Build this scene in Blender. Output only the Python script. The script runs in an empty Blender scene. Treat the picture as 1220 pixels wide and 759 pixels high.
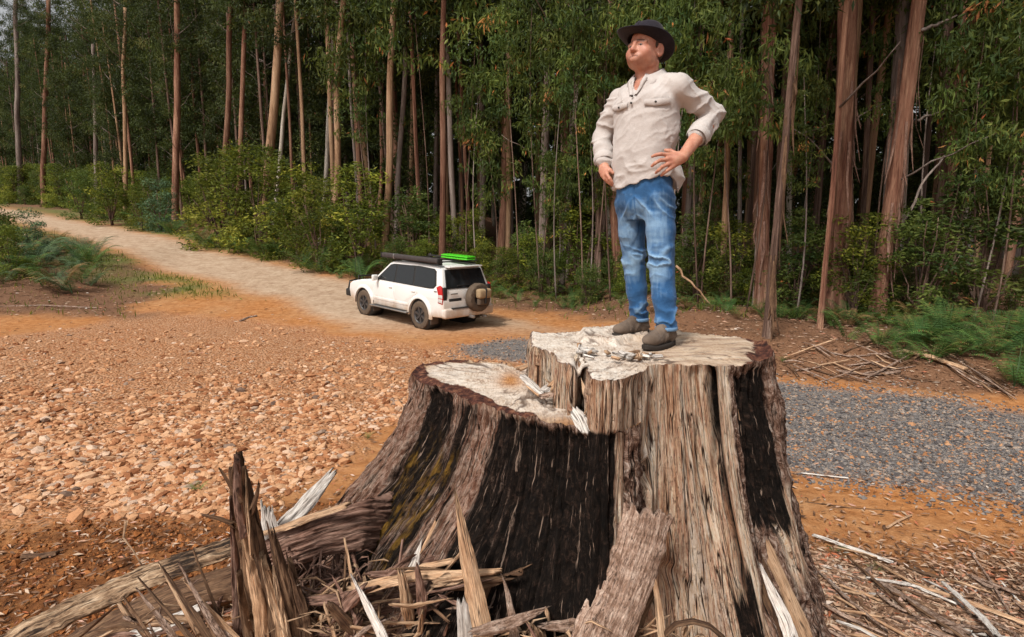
import bpy, bmesh, math, random
import numpy as np
from math import radians, sin, cos, pi, sqrt
from mathutils import Vector, Matrix

S = bpy.context.scene
COL = S.collection
# ------------------------------------------------------------------ camera
CAMZ = 2.75
FPX = 700.0                      # focal length in pixels of the 1220 px wide photograph
PITCH = math.atan(107.5 / FPX)
cam_d = bpy.data.cameras.new('camera'); cam = bpy.data.objects.new('camera', cam_d); COL.objects.link(cam)
cam_d.sensor_width = 36.0; cam_d.lens = 36.0 * FPX / 1220.0
cam_d.clip_start = 0.05; cam_d.clip_end = 2000
cam.location = (0, 0, CAMZ); cam.rotation_euler = (pi / 2 - PITCH, 0, 0)
S.camera = cam
# ------------------------------------------------------------------ light
SUN_EL = radians(52); SUN_AZ = radians(215)      # azimuth clockwise from +Y: behind and left of the camera
w = bpy.data.worlds.new("World"); S.world = w; w.use_nodes = True
nt = w.node_tree; nt.nodes.clear()
sky = nt.nodes.new('ShaderNodeTexSky'); sky.sky_type = 'NISHITA'; sky.sun_disc = False
sky.sun_elevation = SUN_EL; sky.sun_rotation = SUN_AZ; sky.air_density = 1.0; sky.dust_density = 4.0
hs = nt.nodes.new('ShaderNodeHueSaturation'); hs.inputs['Saturation'].default_value = 0.12
bg = nt.nodes.new('ShaderNodeBackground'); bg.inputs['Strength'].default_value = 0.11
wo = nt.nodes.new('ShaderNodeOutputWorld')
nt.links.new(sky.outputs[0], hs.inputs['Color']); nt.links.new(hs.outputs[0], bg.inputs['Color']); nt.links.new(bg.outputs[0], wo.inputs['Surface'])
sun_d = bpy.data.lights.new('sun', 'SUN'); sun_d.energy = 2.6; sun_d.angle = radians(9); sun_d.color = (1.0, 0.95, 0.87)
sun = bpy.data.objects.new('sun', sun_d); COL.objects.link(sun)
sdir = Vector((sin(SUN_AZ) * cos(SUN_EL), cos(SUN_AZ) * cos(SUN_EL), sin(SUN_EL)))
sun.rotation_euler = sdir.to_track_quat('Z', 'Y').to_euler()
sun.location = (0, 0, 30)
S.view_settings.view_transform = 'Standard'; S.view_settings.look = 'None'
S.view_settings.exposure = 0.35; S.view_settings.gamma = 1.0
S.cycles.max_bounces = 6; S.cycles.diffuse_bounces = 3; S.cycles.glossy_bounces = 2
S.cycles.transmission_bounces = 3; S.cycles.transparent_max_bounces = 4

# ------------------------------------------------------------------ maths helpers
def ray(px, py):
    a = (px - 610) / FPX; b = -(py - 379.5) / FPX
    return np.array([a, cos(PITCH) + b * sin(PITCH), -sin(PITCH) + b * cos(PITCH)])
def P(px, py, Y):
    """world point seen at that place of the photograph, at distance Y"""
    r = ray(px, py); t = Y / r[1]
    return np.array([r[0] * t, Y, CAMZ + r[2] * t])
def onz(px, py, z):
    r = ray(px, py); t = (z - CAMZ) / r[2]
    return np.array([r[0] * t, r[1] * t, z])
def proj(p):
    p = np.asarray(p, float); x = p[..., 0]; y = p[..., 1]; z = p[..., 2] - CAMZ
    d = y * cos(PITCH) - z * sin(PITCH); u = y * sin(PITCH) + z * cos(PITCH)
    return 610 + FPX * x / d, 379.5 - FPX * u / d
def sstep(a, b, x):
    t = np.clip((x - a) / (b - a), 0, 1); return t * t * (3 - 2 * t)
def _h(ix, iy, iz, seed):
    n = (ix.astype(np.int64) * 374761393 + iy.astype(np.int64) * 668265263 + iz.astype(np.int64) * 2147483647 + seed * 974634777) & 0xffffffff
    n = ((n ^ (n >> 13)) * 1274126177) & 0xffffffff
    n = ((n ^ (n >> 16)) * 2246822519) & 0xffffffff
    return ((n ^ (n >> 15)) & 0xffffff) / float(0xffffff)
def vn(x, y, z=0.0, seed=0):
    """value noise, -1..1"""
    x, y, z = np.broadcast_arrays(np.asarray(x, float), np.asarray(y, float), np.asarray(z, float))
    fx, fy, fz = np.floor(x), np.floor(y), np.floor(z)
    ix, iy, iz = fx.astype(np.int64), fy.astype(np.int64), fz.astype(np.int64)
    tx, ty, tz = x - fx, y - fy, z - fz
    tx = tx * tx * (3 - 2 * tx); ty = ty * ty * (3 - 2 * ty); tz = tz * tz * (3 - 2 * tz)
    def L(a, b, t): return a + (b - a) * t
    c00 = L(_h(ix, iy, iz, seed), _h(ix + 1, iy, iz, seed), tx); c10 = L(_h(ix, iy + 1, iz, seed), _h(ix + 1, iy + 1, iz, seed), tx)
    a = L(c00, c10, ty)
    if not np.any(tz): return a * 2 - 1
    c01 = L(_h(ix, iy, iz + 1, seed), _h(ix + 1, iy, iz + 1, seed), tx); c11 = L(_h(ix, iy + 1, iz + 1, seed), _h(ix + 1, iy + 1, iz + 1, seed), tx)
    return L(a, L(c01, c11, ty), tz) * 2 - 1
def fbm(x, y, z=0.0, seed=0, o=4):
    s = 0; a = 1; f = 1; t = 0
    for i in range(o):
        s = s + a * vn(np.asarray(x) * f, np.asarray(y) * f, np.asarray(z) * f, seed + i * 17); t += a; a *= .5; f *= 2.03
    return s / t
def inpoly(x, y, poly):
    r = np.zeros(np.shape(x), bool); n = len(poly); j = n - 1
    for i in range(n):
        xi, yi = poly[i][0], poly[i][1]; xj, yj = poly[j][0], poly[j][1]
        if yi != yj:
            c = ((yi > y) != (yj > y)) & (x < (xj - xi) * (y - yi) / (yj - yi) + xi); r ^= c
        j = i
    return r
def sdpoly(x, y, poly):
    """signed distance to polygon, positive inside"""
    d = np.full(np.shape(x), 1e9); n = len(poly)
    for i in range(n):
        ax, ay = poly[i][0], poly[i][1]; bx, by = poly[(i + 1) % n][0], poly[(i + 1) % n][1]
        ex, ey = bx - ax, by - ay; L2 = ex * ex + ey * ey + 1e-12
        t = np.clip(((x - ax) * ex + (y - ay) * ey) / L2, 0, 1)
        d = np.minimum(d, np.hypot(x - ax - t * ex, y - ay - t * ey))
    return np.where(inpoly(x, y, poly), d, -d)

# ------------------------------------------------------------------ object helpers
def mesh_np(name, V, F, mat=None, smooth=True, attrs=None, uv=None, mats=None, fmat=None):
    V = np.asarray(V, np.float32).reshape(-1, 3)
    me = bpy.data.meshes.new(name)
    if isinstance(F, (tuple, list)) and len(F) and isinstance(F[0], np.ndarray) and F[0].ndim == 2:
        Fs = [f for f in F if len(f)]
    else: Fs = [np.asarray(F)]
    loops = np.concatenate([f.reshape(-1) for f in Fs]).astype(np.int32)
    tot = np.concatenate([np.full(len(f), f.shape[1]) for f in Fs]).astype(np.int32)
    start = np.concatenate([[0], np.cumsum(tot)[:-1]]).astype(np.int32)
    me.vertices.add(len(V)); me.vertices.foreach_set('co', V.reshape(-1))
    me.loops.add(len(loops)); me.loops.foreach_set('vertex_index', loops)
    me.polygons.add(len(tot)); me.polygons.foreach_set('loop_start', start); me.polygons.foreach_set('loop_total', tot)
    me.polygons.foreach_set('use_smooth', np.full(len(tot), bool(smooth)))
    if fmat is not None: me.polygons.foreach_set('material_index', np.asarray(fmat, np.int32))
    if attrs:
        for k, v in attrs.items():
            a = me.attributes.new(k, 'FLOAT', 'POINT'); a.data.foreach_set('value', np.asarray(v, np.float32))
    if uv is not None:
        l = me.uv_layers.new(name='uv'); l.data.foreach_set('uv', np.asarray(uv, np.float32)[loops].reshape(-1))
    for m in (mats or ([mat] if mat else [])): me.materials.append(m)
    me.update(calc_edges=True); me.validate()
    return me
def ob(name, data, parent=None, loc=None, rot=None, scale=None):
    o = bpy.data.objects.new(name, data); COL.objects.link(o)
    if parent is not None: o.parent = parent
    if loc is not None: o.location = tuple(float(c) for c in loc)
    if rot is not None: o.rotation_euler = rot
    if scale is not None: o.scale = (scale,) * 3 if np.isscalar(scale) else scale
    return o
def thing(name, label, cat, loc=(0, 0, 0), group=None, data=None, rot=None, scale=None):
    o = ob(name, data, None, loc, rot, scale); o['label'] = label; o['category'] = cat
    if group: o['group'] = group
    return o
def kind(o, k): o['kind'] = k; return o
def part(name, V, F, mat, parent, smooth=True, **kw):
    """vertices in world space, made relative to the parent's location"""
    V = np.asarray(V, float).reshape(-1, 3)
    if parent is not None and parent.get('_w', 1): V = V - np.array(base(parent))
    return ob(name, mesh_np(name, V, F, mat, smooth, **kw), parent)
def base(o):
    p = Vector((0, 0, 0))
    while o is not None: p = p + Vector(o.location); o = o.parent
    return p
def grid_faces(nu, nv, wrap=False, off=0):
    """faces of an nv x nu vertex grid (v rows, u columns)"""
    a = np.arange(nv - 1)[:, None] * nu; m = nu if wrap else nu - 1
    b = np.arange(m)[None, :]; c = (b + 1) % nu
    return (np.stack([a + b, a + c, a + nu + c, a + nu + b], -1).reshape(-1, 4) + off)
def tube(path, rad, n=10, flat=None, caps=True):
    path = np.asarray(path, float); m = len(path); rad = np.broadcast_to(rad, (m,))
    T = np.gradient(path, axis=0); T /= np.linalg.norm(T, axis=1)[:, None] + 1e-9
    ref = np.array([0, 0, 1.]) if abs(T[:, 2]).mean() < .8 else np.array([1., 0, 0])
    A = np.cross(T, ref); A /= np.linalg.norm(A, axis=1)[:, None] + 1e-9; B = np.cross(A, T)
    th = np.arange(n) * 2 * pi / n
    V = path[:, None] + rad[:, None, None] * (cos_(th)[None, :, None] * A[:, None] + sin_(th)[None, :, None] * B[:, None])
    V = V.reshape(-1, 3); F = [grid_faces(n, m, True)]
    if caps:
        k = len(V); V = np.vstack([V, path[0], path[-1]]); i = np.arange(n); j = (i + 1) % n
        F.append(np.stack([j, i, np.full(n, k)], 1)); F.append(np.stack([i + (m - 1) * n, j + (m - 1) * n, np.full(n, k + 1)], 1))
    return V, F
cos_, sin_ = np.cos, np.sin
def merge(parts):
    """join (V, F) pairs, F = list of arrays"""
    Vs = []; by = {}; k = 0
    for V, F in parts:
        Vs.append(V)
        for f in (F if isinstance(F, (list, tuple)) else [F]): by.setdefault(f.shape[1], []).append(f + k)
        k += len(V)
    return np.vstack(Vs), [np.vstack(v) for v in by.values()]
def bm_mesh(name, bm, mat=None, smooth=False, mats=None):
    me = bpy.data.meshes.new(name); bm.to_mesh(me); bm.free()
    for m in (mats or ([mat] if mat else [])): me.materials.append(m)
    if smooth: me.polygons.foreach_set('use_smooth', [True] * len(me.polygons))
    return me
def prism(poly, y0, y1, bevel=0.0, segs=2, top=None, ang=25):
    """polygon of (x, z) pulled from y0 to y1; `top` gives other (x,z) for the y1 face"""
    bm = bmesh.new(); top = top or poly
    a = [bm.verts.new((p[0], y0, p[1])) for p in poly]; b = [bm.verts.new((p[0], y1, p[1])) for p in top]
    n = len(poly); bm.faces.new(a); bm.faces.new(b[::-1])
    for i in range(n): bm.faces.new((a[(i + 1) % n], a[i], b[i], b[(i + 1) % n]))
    bmesh.ops.recalc_face_normals(bm, faces=bm.faces)
    if bevel > 0:
        es = [e for e in bm.edges if len(e.link_faces) == 2 and e.calc_face_angle(0) > radians(ang)]
        bmesh.ops.bevel(bm, geom=es, offset=bevel, segments=segs, affect='EDGES', profile=.5, clamp_overlap=True)
    return bm
def box_bm(c, s, bevel=0.0, segs=2, rot=None):
    bm = bmesh.new(); bmesh.ops.create_cube(bm, size=1)
    bmesh.ops.scale(bm, vec=s, verts=bm.verts)
    if bevel: bmesh.ops.bevel(bm, geom=list(bm.edges), offset=bevel, segments=segs, affect='EDGES', profile=.5, clamp_overlap=True)
    if rot is not None: bmesh.ops.rotate(bm, matrix=rot, verts=bm.verts)
    bmesh.ops.translate(bm, vec=c, verts=bm.verts); return bm
def shade_auto(me, deg=35):
    me.polygons.foreach_set('use_smooth', [True] * len(me.polygons))
    try: me.set_sharp_from_angle(angle=radians(deg))
    except Exception: pass
    return me

# ------------------------------------------------------------------ material helpers
class NT:
    def __init__(s, name):
        s.m = bpy.data.materials.new(name); s.m.use_nodes = True; s.t = s.m.node_tree; s.t.nodes.clear()
        s.out = s.t.nodes.new('ShaderNodeOutputMaterial')
    def n(s, typ, ins=None, **kw):
        x = s.t.nodes.new('ShaderNode' + typ)
        for k, v in kw.items(): setattr(x, k, v)
        for k, v in (ins or {}).items():
            if hasattr(v, 'type') and hasattr(v, 'is_output'): s.t.links.new(v, x.inputs[k])
            else:
                if isinstance(v, (tuple, list)) and len(v) == 3 and x.inputs[k].type == 'RGBA': v = (*v, 1)
                x.inputs[k].default_value = v
        return x
    def attr(s, k): return s.n('Attribute', attribute_name=k).outputs['Fac']
    def vec(s, src='Object', scale=(1, 1, 1), rot=(0, 0, 0)):
        if src == 'UV': o = s.n('UVMap', uv_map='uv').outputs[0]
        elif src == 'Pos': o = s.n('NewGeometry').outputs['Position']
        else: o = s.n('TexCoord').outputs[src]
        return s.n('Mapping', {'Vector': o, 'Scale': scale, 'Rotation': rot}).outputs[0]
    def noise(s, v, scale=5, detail=5, rough=.55, dist=0.0, col=False):
        x = s.n('TexNoise', {'Vector': v, 'Scale': scale, 'Detail': detail, 'Roughness': rough, 'Distortion': dist})
        return x.outputs['Color' if col else 'Fac']
    def voro(s, v, scale=5, feat='F1', out='Distance', rnd=1.0):
        return s.n('TexVoronoi', {'Vector': v, 'Scale': scale, 'Randomness': rnd}, feature=feat).outputs[out]
    def ramp(s, f, stops):
        x = s.n('ValToRGB', {'Fac': f}); r = x.color_ramp
        while len(r.elements) < len(stops): r.elements.new(.5)
        for e, (p, c) in zip(r.elements, stops): e.position = p; e.color = (*c, 1) if len(c) == 3 else c
        return x.outputs['Color']
    def mix(s, f, a, b, mode='MIX'):
        x = s.n('Mix', data_type='RGBA', blend_type=mode)
        for i, v in ((0, f), (6, a), (7, b)):
            if hasattr(v, 'is_output'): s.t.links.new(v, x.inputs[i])
            else: x.inputs[i].default_value = ((*v, 1) if isinstance(v, (tuple, list)) and len(v) == 3 else v)
        return x.outputs[2]
    def math(s, op, a, b=0.0, clamp=False):
        x = s.n('Math', operation=op, use_clamp=clamp)
        for i, v in ((0, a), (1, b)):
            if hasattr(v, 'is_output'): s.t.links.new(v, x.inputs[i])
            else: x.inputs[i].default_value = v
        return x.outputs[0]
    def remap(s, v, a, b, c=0.0, d=1.0):
        return s.n('MapRange', {'Value': v, 'From Min': a, 'From Max': b, 'To Min': c, 'To Max': d}).outputs[0]
    def bump(s, h, dist=.01, strength=1.0, normal=None):
        d = {'Height': h, 'Distance': dist, 'Strength': strength}
        if normal is not None: d['Normal'] = normal
        return s.n('Bump', d).outputs[0]
    def done(s, col, rough=.85, normal=None, spec=.3, **kw):
        d = {'Base Color': col, 'Roughness': rough, 'Specular IOR Level': spec}
        if normal is not None: d['Normal'] = normal
        d.update(kw)
        b = s.n('BsdfPrincipled', d); s.t.links.new(b.outputs[0], s.out.inputs['Surface']); return s.m
def flat(name, col, rough=.7, spec=.3, metal=0.0, nscale=20, var=.18, bump=0.0):
    t = NT(name); v = t.vec('Object'); f = t.noise(v, nscale, 4)
    c = t.mix(f, tuple(x * (1 - var) for x in col), tuple(min(1, x * (1 + var)) for x in col))
    nm = t.bump(f, bump) if bump else None
    return t.done(c, rough, nm, spec, Metallic=metal)
# ================================================================== GROUND
RNG = np.random.default_rng(7)
def H0(x, y):
    x = np.asarray(x, float); y = np.asarray(y, float)
    sl = 0.035 + 0.047 * sstep(2, -4, x)
    d = y - 16.0; soft = np.where(d > 0, d * d / (np.abs(d) + 2.0), 0.0)
    soft = np.where(y > 110, 94.0 * 94 / 96 + (y - 110) * .3, soft)
    h = sl * soft
    # bank behind the grey road, on the right
    e = y - (10.6 - 0.42 * np.clip(x - 4.5, -3, 6))
    h = h + 0.5 * sstep(0.0, 2.2, e) * sstep(1.5, 5.0, x) * (1 + .25 * vn(x * .8, y * .8, seed=3))
    # heap of soil pushed up round the stump
    r = np.hypot((x - .2) / 1.25, (y - 2.2) / 1.0)
    h = h + 0.55 * sstep(3.4, 1.5, r)
    # spoil ridge left of the stump
    r2 = np.hypot((x + 2.0) / 1.7, (y - 4.55 - .18 * (x + 2)) / .55)
    h = h + .16 * sstep(1.3, .2, r2)
    # bank left of the far track
    h = h + .35 * sstep(-14.5, -17.5, x + .25 * (y - 20)) * sstep(16, 20, y)
    return h
def H(x, y):
    h = H0(x, y)
    near = sstep(14, 5, np.hypot(x, y - 4))
    r = .035 * fbm(np.asarray(x) * .9, np.asarray(y) * .9, seed=11) + .012 * fbm(np.asarray(x) * 4, np.asarray(y) * 4, seed=12) * near
    r2 = np.hypot((np.asarray(x) + 1.8) / 2.1, (np.asarray(y) - 4.4) / .8)
    r = r + .05 * fbm(np.asarray(x) * 9, np.asarray(y) * 9, seed=14) * sstep(1.25, .6, r2)
    return h + r
def zone(x, y):
    px = float(proj((x, y, float(H0(x, y))))[0])
    return 'at the far left' if px < 130 else 'left of the car' if px < 400 else 'behind the car' if px < 590 else 'between the car and the man' if px < 725 else 'behind the man' if px < 830 else 'just right of the man' if px < 960 else 'in the right part' if px < 1090 else 'at the far right'
def onground(px, py):
    r = ray(px, py); t = 1.5
    while t < 200:
        p = np.array([0, 0, CAMZ]) + r * t
        if p[2] <= H(p[0], p[1]): break
        t *= 1.01
    return np.array([p[0], p[1], float(H(p[0], p[1]))])
ROCKPOLY = [onz(*p, 0)[:2] for p in ((-260, 585), (0, 606), (200, 618), (300, 590), (420, 548), (470, 500), (640, 480), (640, 424), (520, 412), (430, 405), (330, 385), (180, 378), (100, 388), (-260, 425))]
GRAVPOLY = [onz(*p, 0)[:2] for p in ((940, 456), (1060, 464), (1220, 490), (1500, 530), (1500, 640), (1220, 598), (960, 566), (700, 500), (640, 432), (548, 424), (550, 410), (620, 405), (760, 425))]
TRACK = [(-130, 125), (-60, 71), (-45.4, 57), (-34, 47), (-19, 33), (-11.1, 26), (-6.7, 22), (-3.6, 18.3), (0, 14.6), (4.5, 9.2), (9, 6.8), (20, 3)]
def track_d(x, y):
    d = np.full(np.shape(x), 1e9)
    for (ax, ay), (bx, by) in zip(TRACK[:-1], TRACK[1:]):
        ex, ey = bx - ax, by - ay; t = np.clip(((x - ax) * ex + (y - ay) * ey) / (ex * ex + ey * ey), 0, 1)
        d = np.minimum(d, np.hypot(x - ax - t * ex, y - ay - t * ey))
    return d
EDGE = [(-125, 132), (-60, 79), (-45, 65), (-34, 54), (-25, 44.5), (-19, 38.5), (-11, 31), (-7.4, 26.5), (-1, 23), (1.5, 21), (5.9, 15.5), (8.7, 13.2), (12, 12), (30, 9)]
def edge_y(x): return np.interp(x, [e[0] for e in EDGE], [e[1] for e in EDGE])
def masks(x, y):
    n = fbm(x * .7, y * .7, seed=21)
    rock = sstep(-.5, .5, sdpoly(x, y, ROCKPOLY) + n * .9)
    grav = sstep(-.15, .3, sdpoly(x, y, GRAVPOLY) + n * .35)
    rock = rock * (1 - grav)
    ey = edge_y(x)
    litter = sstep(-3.6, -1.6, y - ey + n * 1.6) * sstep(2.2, 3.4, track_d(x, y) + n * .6)
    rb = sstep(2.5, 4.5, x) * sstep(-.1, .5, y - (10.6 - .42 * np.clip(x - 4.5, -3, 6)) + .4 * n)
    litter = np.maximum(litter, rb * .95)
    rf = sstep(.9, 1.5, x) * sstep(5.2, 4.0, y + .3 * n) * .9
    litter = np.maximum(litter, rf)
    ll = sstep(.6, -.6, x + 11.0 + .62 * (y - 19) + n * 2.5) * sstep(17.3, 18.6, y + n) * sstep(2.2, 3.3, track_d(x, y))
    litter = np.maximum(litter, ll)
    track = sstep(2.6, 1.4, track_d(x, y) + n * .6) * sstep(14, 18, y)
    grass = sstep(2.3, 2.9, track_d(x, y) + .5 * n) * sstep(6.0, 4.4, track_d(x, y) + n) * sstep(20, 23, y) * sstep(-.3, .2, fbm(x * .35, y * .35, seed=33) + .15)
    dark = sstep(1.7, .8, np.hypot((x + 2.3) / 2.5, (y - 4.35 - .10 * (x + 2.3)) / 1.0) + .45 * n)
    return dict(rock=rock, gravel=grav, litter=litter, track=track, grass=grass, dark=dark)

def make_ground_mat():
    t = NT('soil_and_track'); v = t.vec('Pos')
    n1 = t.noise(v, .55, 6, .6); n2 = t.noise(v, 6, 6, .65); n3 = t.noise(v, 45, 4, .7)
    soil = t.ramp(n2, [(.25, (.21, .075, .022)), (.5, (.40, .165, .055)), (.75, (.52, .26, .11))])
    soil = t.mix(t.remap(n1, .4, .65), soil, t.ramp(n2, [(.3, (.30, .125, .045)), (.7, (.50, .27, .125))]))
    tr = t.ramp(t.math('ADD', t.math('MULTIPLY', n2, .5), t.math('MULTIPLY', t.noise(t.vec('Pos', (1, 1, 1)), 1.7, 6, .7), .5)), [(.36, (.27, .165, .10)), (.5, (.42, .295, .20)), (.66, (.53, .41, .30))])
    sm = t.attr('track'); c = t.mix(sm, soil, tr)
    vc = t.voro(v, 22, 'F1', 'Color'); sep = t.n('SeparateColor', {'Color': vc})
    rk = t.ramp(sep.outputs[0], [(0, (.26, .10, .045)), (.5, (.43, .21, .11)), (1, (.56, .36, .24))])
    c = t.mix(t.math('MULTIPLY', t.attr('rock'), .6), c, rk)
    vg = t.voro(v, 48, 'F1', 'Color'); sg = t.n('SeparateColor', {'Color': vg})
    gk = t.ramp(sg.outputs[0], [(0, (.09, .09, .095)), (.45, (.19, .19, .195)), (.8, (.30, .28, .26)), (1, (.42, .28, .18))])
    c = t.mix(t.math('MULTIPLY', t.attr('gravel'), .93), c, gk)
    lt = t.ramp(t.noise(v, 24, 5, .8, 1.5), [(.28, (.05, .024, .012)), (.5, (.16, .08, .045)), (.64, (.26, .145, .085)), (.8, (.36, .25, .17))])
    c = t.mix(t.attr('litter'), c, lt)
    gr = t.ramp(n3, [(.3, (.06, .08, .02)), (.7, (.16, .19, .05))])
    c = t.mix(t.math('MULTIPLY', t.attr('grass'), .8), c, gr)
    dk = t.ramp(n2, [(.32, (.045, .017, .007)), (.5, (.14, .052, .018)), (.64, (.27, .11, .036)), (.8, (.38, .18, .07))])
    c = t.mix(t.math('MULTIPLY', t.attr('dark'), .9), c, dk)
    vd = t.voro(v, 22, 'F1'); vg2 = t.voro(v, 48, 'F1')
    h = t.math('ADD', t.math('MULTIPLY', n2, .8), t.math('MULTIPLY', n3, .35))
    h = t.math('SUBTRACT', h, t.math('MULTIPLY', vd, t.math('MULTIPLY', t.attr('rock'), 1.0)))
    h = t.math('SUBTRACT', h, t.math('MULTIPLY', vg2, t.math('MULTIPLY', t.attr('gravel'), .8)))
    return t.done(c, .95, t.bump(h, .05, .9), .15)
GROUND = make_ground_mat()
def axis(n, a, b, c):
    u = np.linspace(-1, 1, n); return a * np.sinh(b * u) / np.sinh(b) + c
ax = axis(470, 420, 6.4, -.3); ay = axis(470, 420, 6.4, 4.6)
GX, GY = np.meshgrid(ax, ay); gx, gy = GX.ravel(), GY.ravel()
gm = masks(gx, gy)
gz = H(gx, gy)
g = ob('ground', mesh_np('ground', np.stack([gx, gy, gz], 1), grid_faces(len(ax), len(ay)), GROUND, attrs=gm)); kind(g, 'structure')

# ------------------------------------------------------------------ rocks
ICO = None
def ico():
    global ICO
    if ICO is None:
        bm = bmesh.new(); bmesh.ops.create_icosphere(bm, subdivisions=1, radius=1)
        ICO = (np.array([v.co[:] for v in bm.verts]), np.array([[v.index for v in f.verts] for f in bm.faces])); bm.free()
    return ICO
def scatter_mesh(name, pts, sx, sy, sz, basis, mat, rng, jit=.3, val=None, smooth=False, tilt=.35):
    """many small solids joined in one mesh"""
    bv, bf = basis; n = len(pts); k = len(bv)
    V = bv[None] * (1 + rng.uniform(-jit, jit, (n, k, 1))) + rng.uniform(-jit, jit, (n, k, 3)) * .35
    V = V * np.stack([sx, sy, sz], 1)[:, None]
    a = rng.uniform(0, 2 * pi, n); tx = rng.normal(0, tilt, n); 
    ct, st = np.cos(tx)[:, None], np.sin(tx)[:, None]
    x, y, z = V[..., 0], V[..., 1], V[..., 2]; y, z = y * ct - z * st, y * st + z * ct
    ca, sa = np.cos(a)[:, None], np.sin(a)[:, None]; x, y = x * ca - y * sa, x * sa + y * ca
    V = np.stack([x, y, z], -1) + np.asarray(pts)[:, None]
    F = (bf[None] + (np.arange(n) * k)[:, None, None]).reshape(-1, bf.shape[1])
    val = rng.uniform(0, 1, n) if val is None else val
    return mesh_np(name, V.reshape(-1, 3), F, mat, smooth, attrs={'v': np.repeat(val, k)})
def stone_mat(name, stops, scale=30):
    t = NT(name); v = t.vec('Pos'); a = t.attr('v'); oi = t.n('ObjectInfo').outputs['Random']
    f = t.math('FRACT', t.math('ADD', a, oi))
    c = t.ramp(f, stops); n = t.noise(v, scale, 5, .65)
    c = t.mix(.55, c, t.mix(n, (.25, .12, .05), (.75, .62, .5)), 'OVERLAY')
    return t.done(c, .9, t.bump(n, .012, .7), .2)
ROCKM = stone_mat('broken_sandstone', [(0, (.19, .080, .036)), (.2, (.36, .178, .090)), (.5, (.47, .283, .160)), (.78, (.55, .38, .25)), (.93, (.56, .46, .38)), (1, (.12, .085, .07))])
GRAVM = stone_mat('blue_metal_gravel', [(0, (.07, .07, .08)), (.4, (.14, .15, .165)), (.68, (.24, .24, .245)), (.82, (.33, .30, .27)), (.9, (.30, .15, .07)), (1, (.48, .30, .18))], 60)
def cand(n, poly, rng, ymax=17, ymin=2.5):
    xs = [p[0] for p in poly]; ys = [p[1] for p in poly]
    # denser near the camera: equal count per picture area, roughly
    y = 1 / rng.uniform(1 / ymax, 1 / max(ymin, min(ys)), n); x = (rng.uniform(-1, 1, n)) * (y * .95 + .5)
    return x, y
x, y = cand(100000, ROCKPOLY, RNG, 16, 4.6)
dn = sdpoly(x, y, ROCKPOLY); nn = fbm(x * .7, y * .7, seed=21); n2_ = fbm(x * 1.6, y * 1.1, seed=52)
dens = sstep(-.4, .6, dn + nn * .9) * (.30 + .70 * sstep(12.5, 7.5, y)) * (.12 + .88 * sstep(-.35, .2, n2_)) * (.55 + .45 * sstep(-.3, .2, fbm(x * 3.5, y * 2.2, seed=53)))
dens = np.where(masks(x, y)['gravel'] > .5, 0, dens)
keep = RNG.uniform(0, 1, len(x)) < dens; x, y = x[keep], y[keep]
sz = np.exp(RNG.normal(np.log(.028), .42, len(x))) * (1 + .012 * np.clip(y - 5, 0, 8)); sz = np.clip(sz, .010, .085)
big = RNG.uniform(0, 1, len(x)) < .03; sz[big] *= 1.45
# flat half buried slabs along the near edge of the bed
show = sz / y; order = np.argsort(-show); N = min(len(x), 17000)
inview = np.abs(x / y) < .9
top = [i for i in order if inview[i] and not (x[i] > -.9 and y[i] < 4.4)][:300]
rest = np.array([i for i in RNG.permutation(len(x)) if i not in set(top)][:N])
z = H(x, y)
bv, bf = ico()
me = scatter_mesh('rock_rubble', np.stack([x[rest], y[rest], z[rest] + sz[rest] * .12], 1), sz[rest] * RNG.uniform(.9, 1.6, len(rest)), sz[rest] * RNG.uniform(.6, 1.05, len(rest)), sz[rest] * RNG.uniform(.35, .75, len(rest)), (bv, bf), ROCKM, RNG)
o = kind(thing('rock_rubble', 'small broken orange and tan rocks packed over the bed left of the stump', 'rubble', data=me), 'stuff')
rock_meshes = []
for k in range(10):
    bm = bmesh.new(); bmesh.ops.create_icosphere(bm, subdivisions=1, radius=1)
    for v in bm.verts: v.co = Vector([c * (1 + RNG.uniform(-.28, .28)) for c in v.co])
    # chop with planes so that the rock has flat broken faces
    for q in range(5):
        d = Vector(RNG.normal(0, 1, 3)).normalized(); c = .62 + .2 * RNG.uniform()
        for v in bm.verts:
            e = v.co.dot(d)
            if e > c: v.co -= d * (e - c)
    for v in bm.verts: v.co = Vector((v.co.x * 1.25, v.co.y * .85, v.co.z * .5))
    rock_meshes.append(bm_mesh('rock', bm, ROCKM))
for i in top:
    s = sz[i]
    pq = proj((x[i], y[i], z[i])); zn = 'beside the stump' if pq[0] > 380 else 'above the broken stake' if pq[0] > 220 else 'at the left' if pq[0] > 90 else 'at the left edge'; zn = ('near ' if pq[1] > 540 else 'far ') + 'part ' + zn
    thing('rock', 'larger rough orange-tan rock lying in the rock bed, ' + zn, 'rock', (x[i], y[i], z[i] + s * .15), 'loose rocks in the rock bed, ' + zn, rock_meshes[int(RNG.integers(10))],
          (RNG.normal(0, .2), RNG.normal(0, .2), RNG.uniform(0, 6.28)), s * 1.08)
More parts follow.
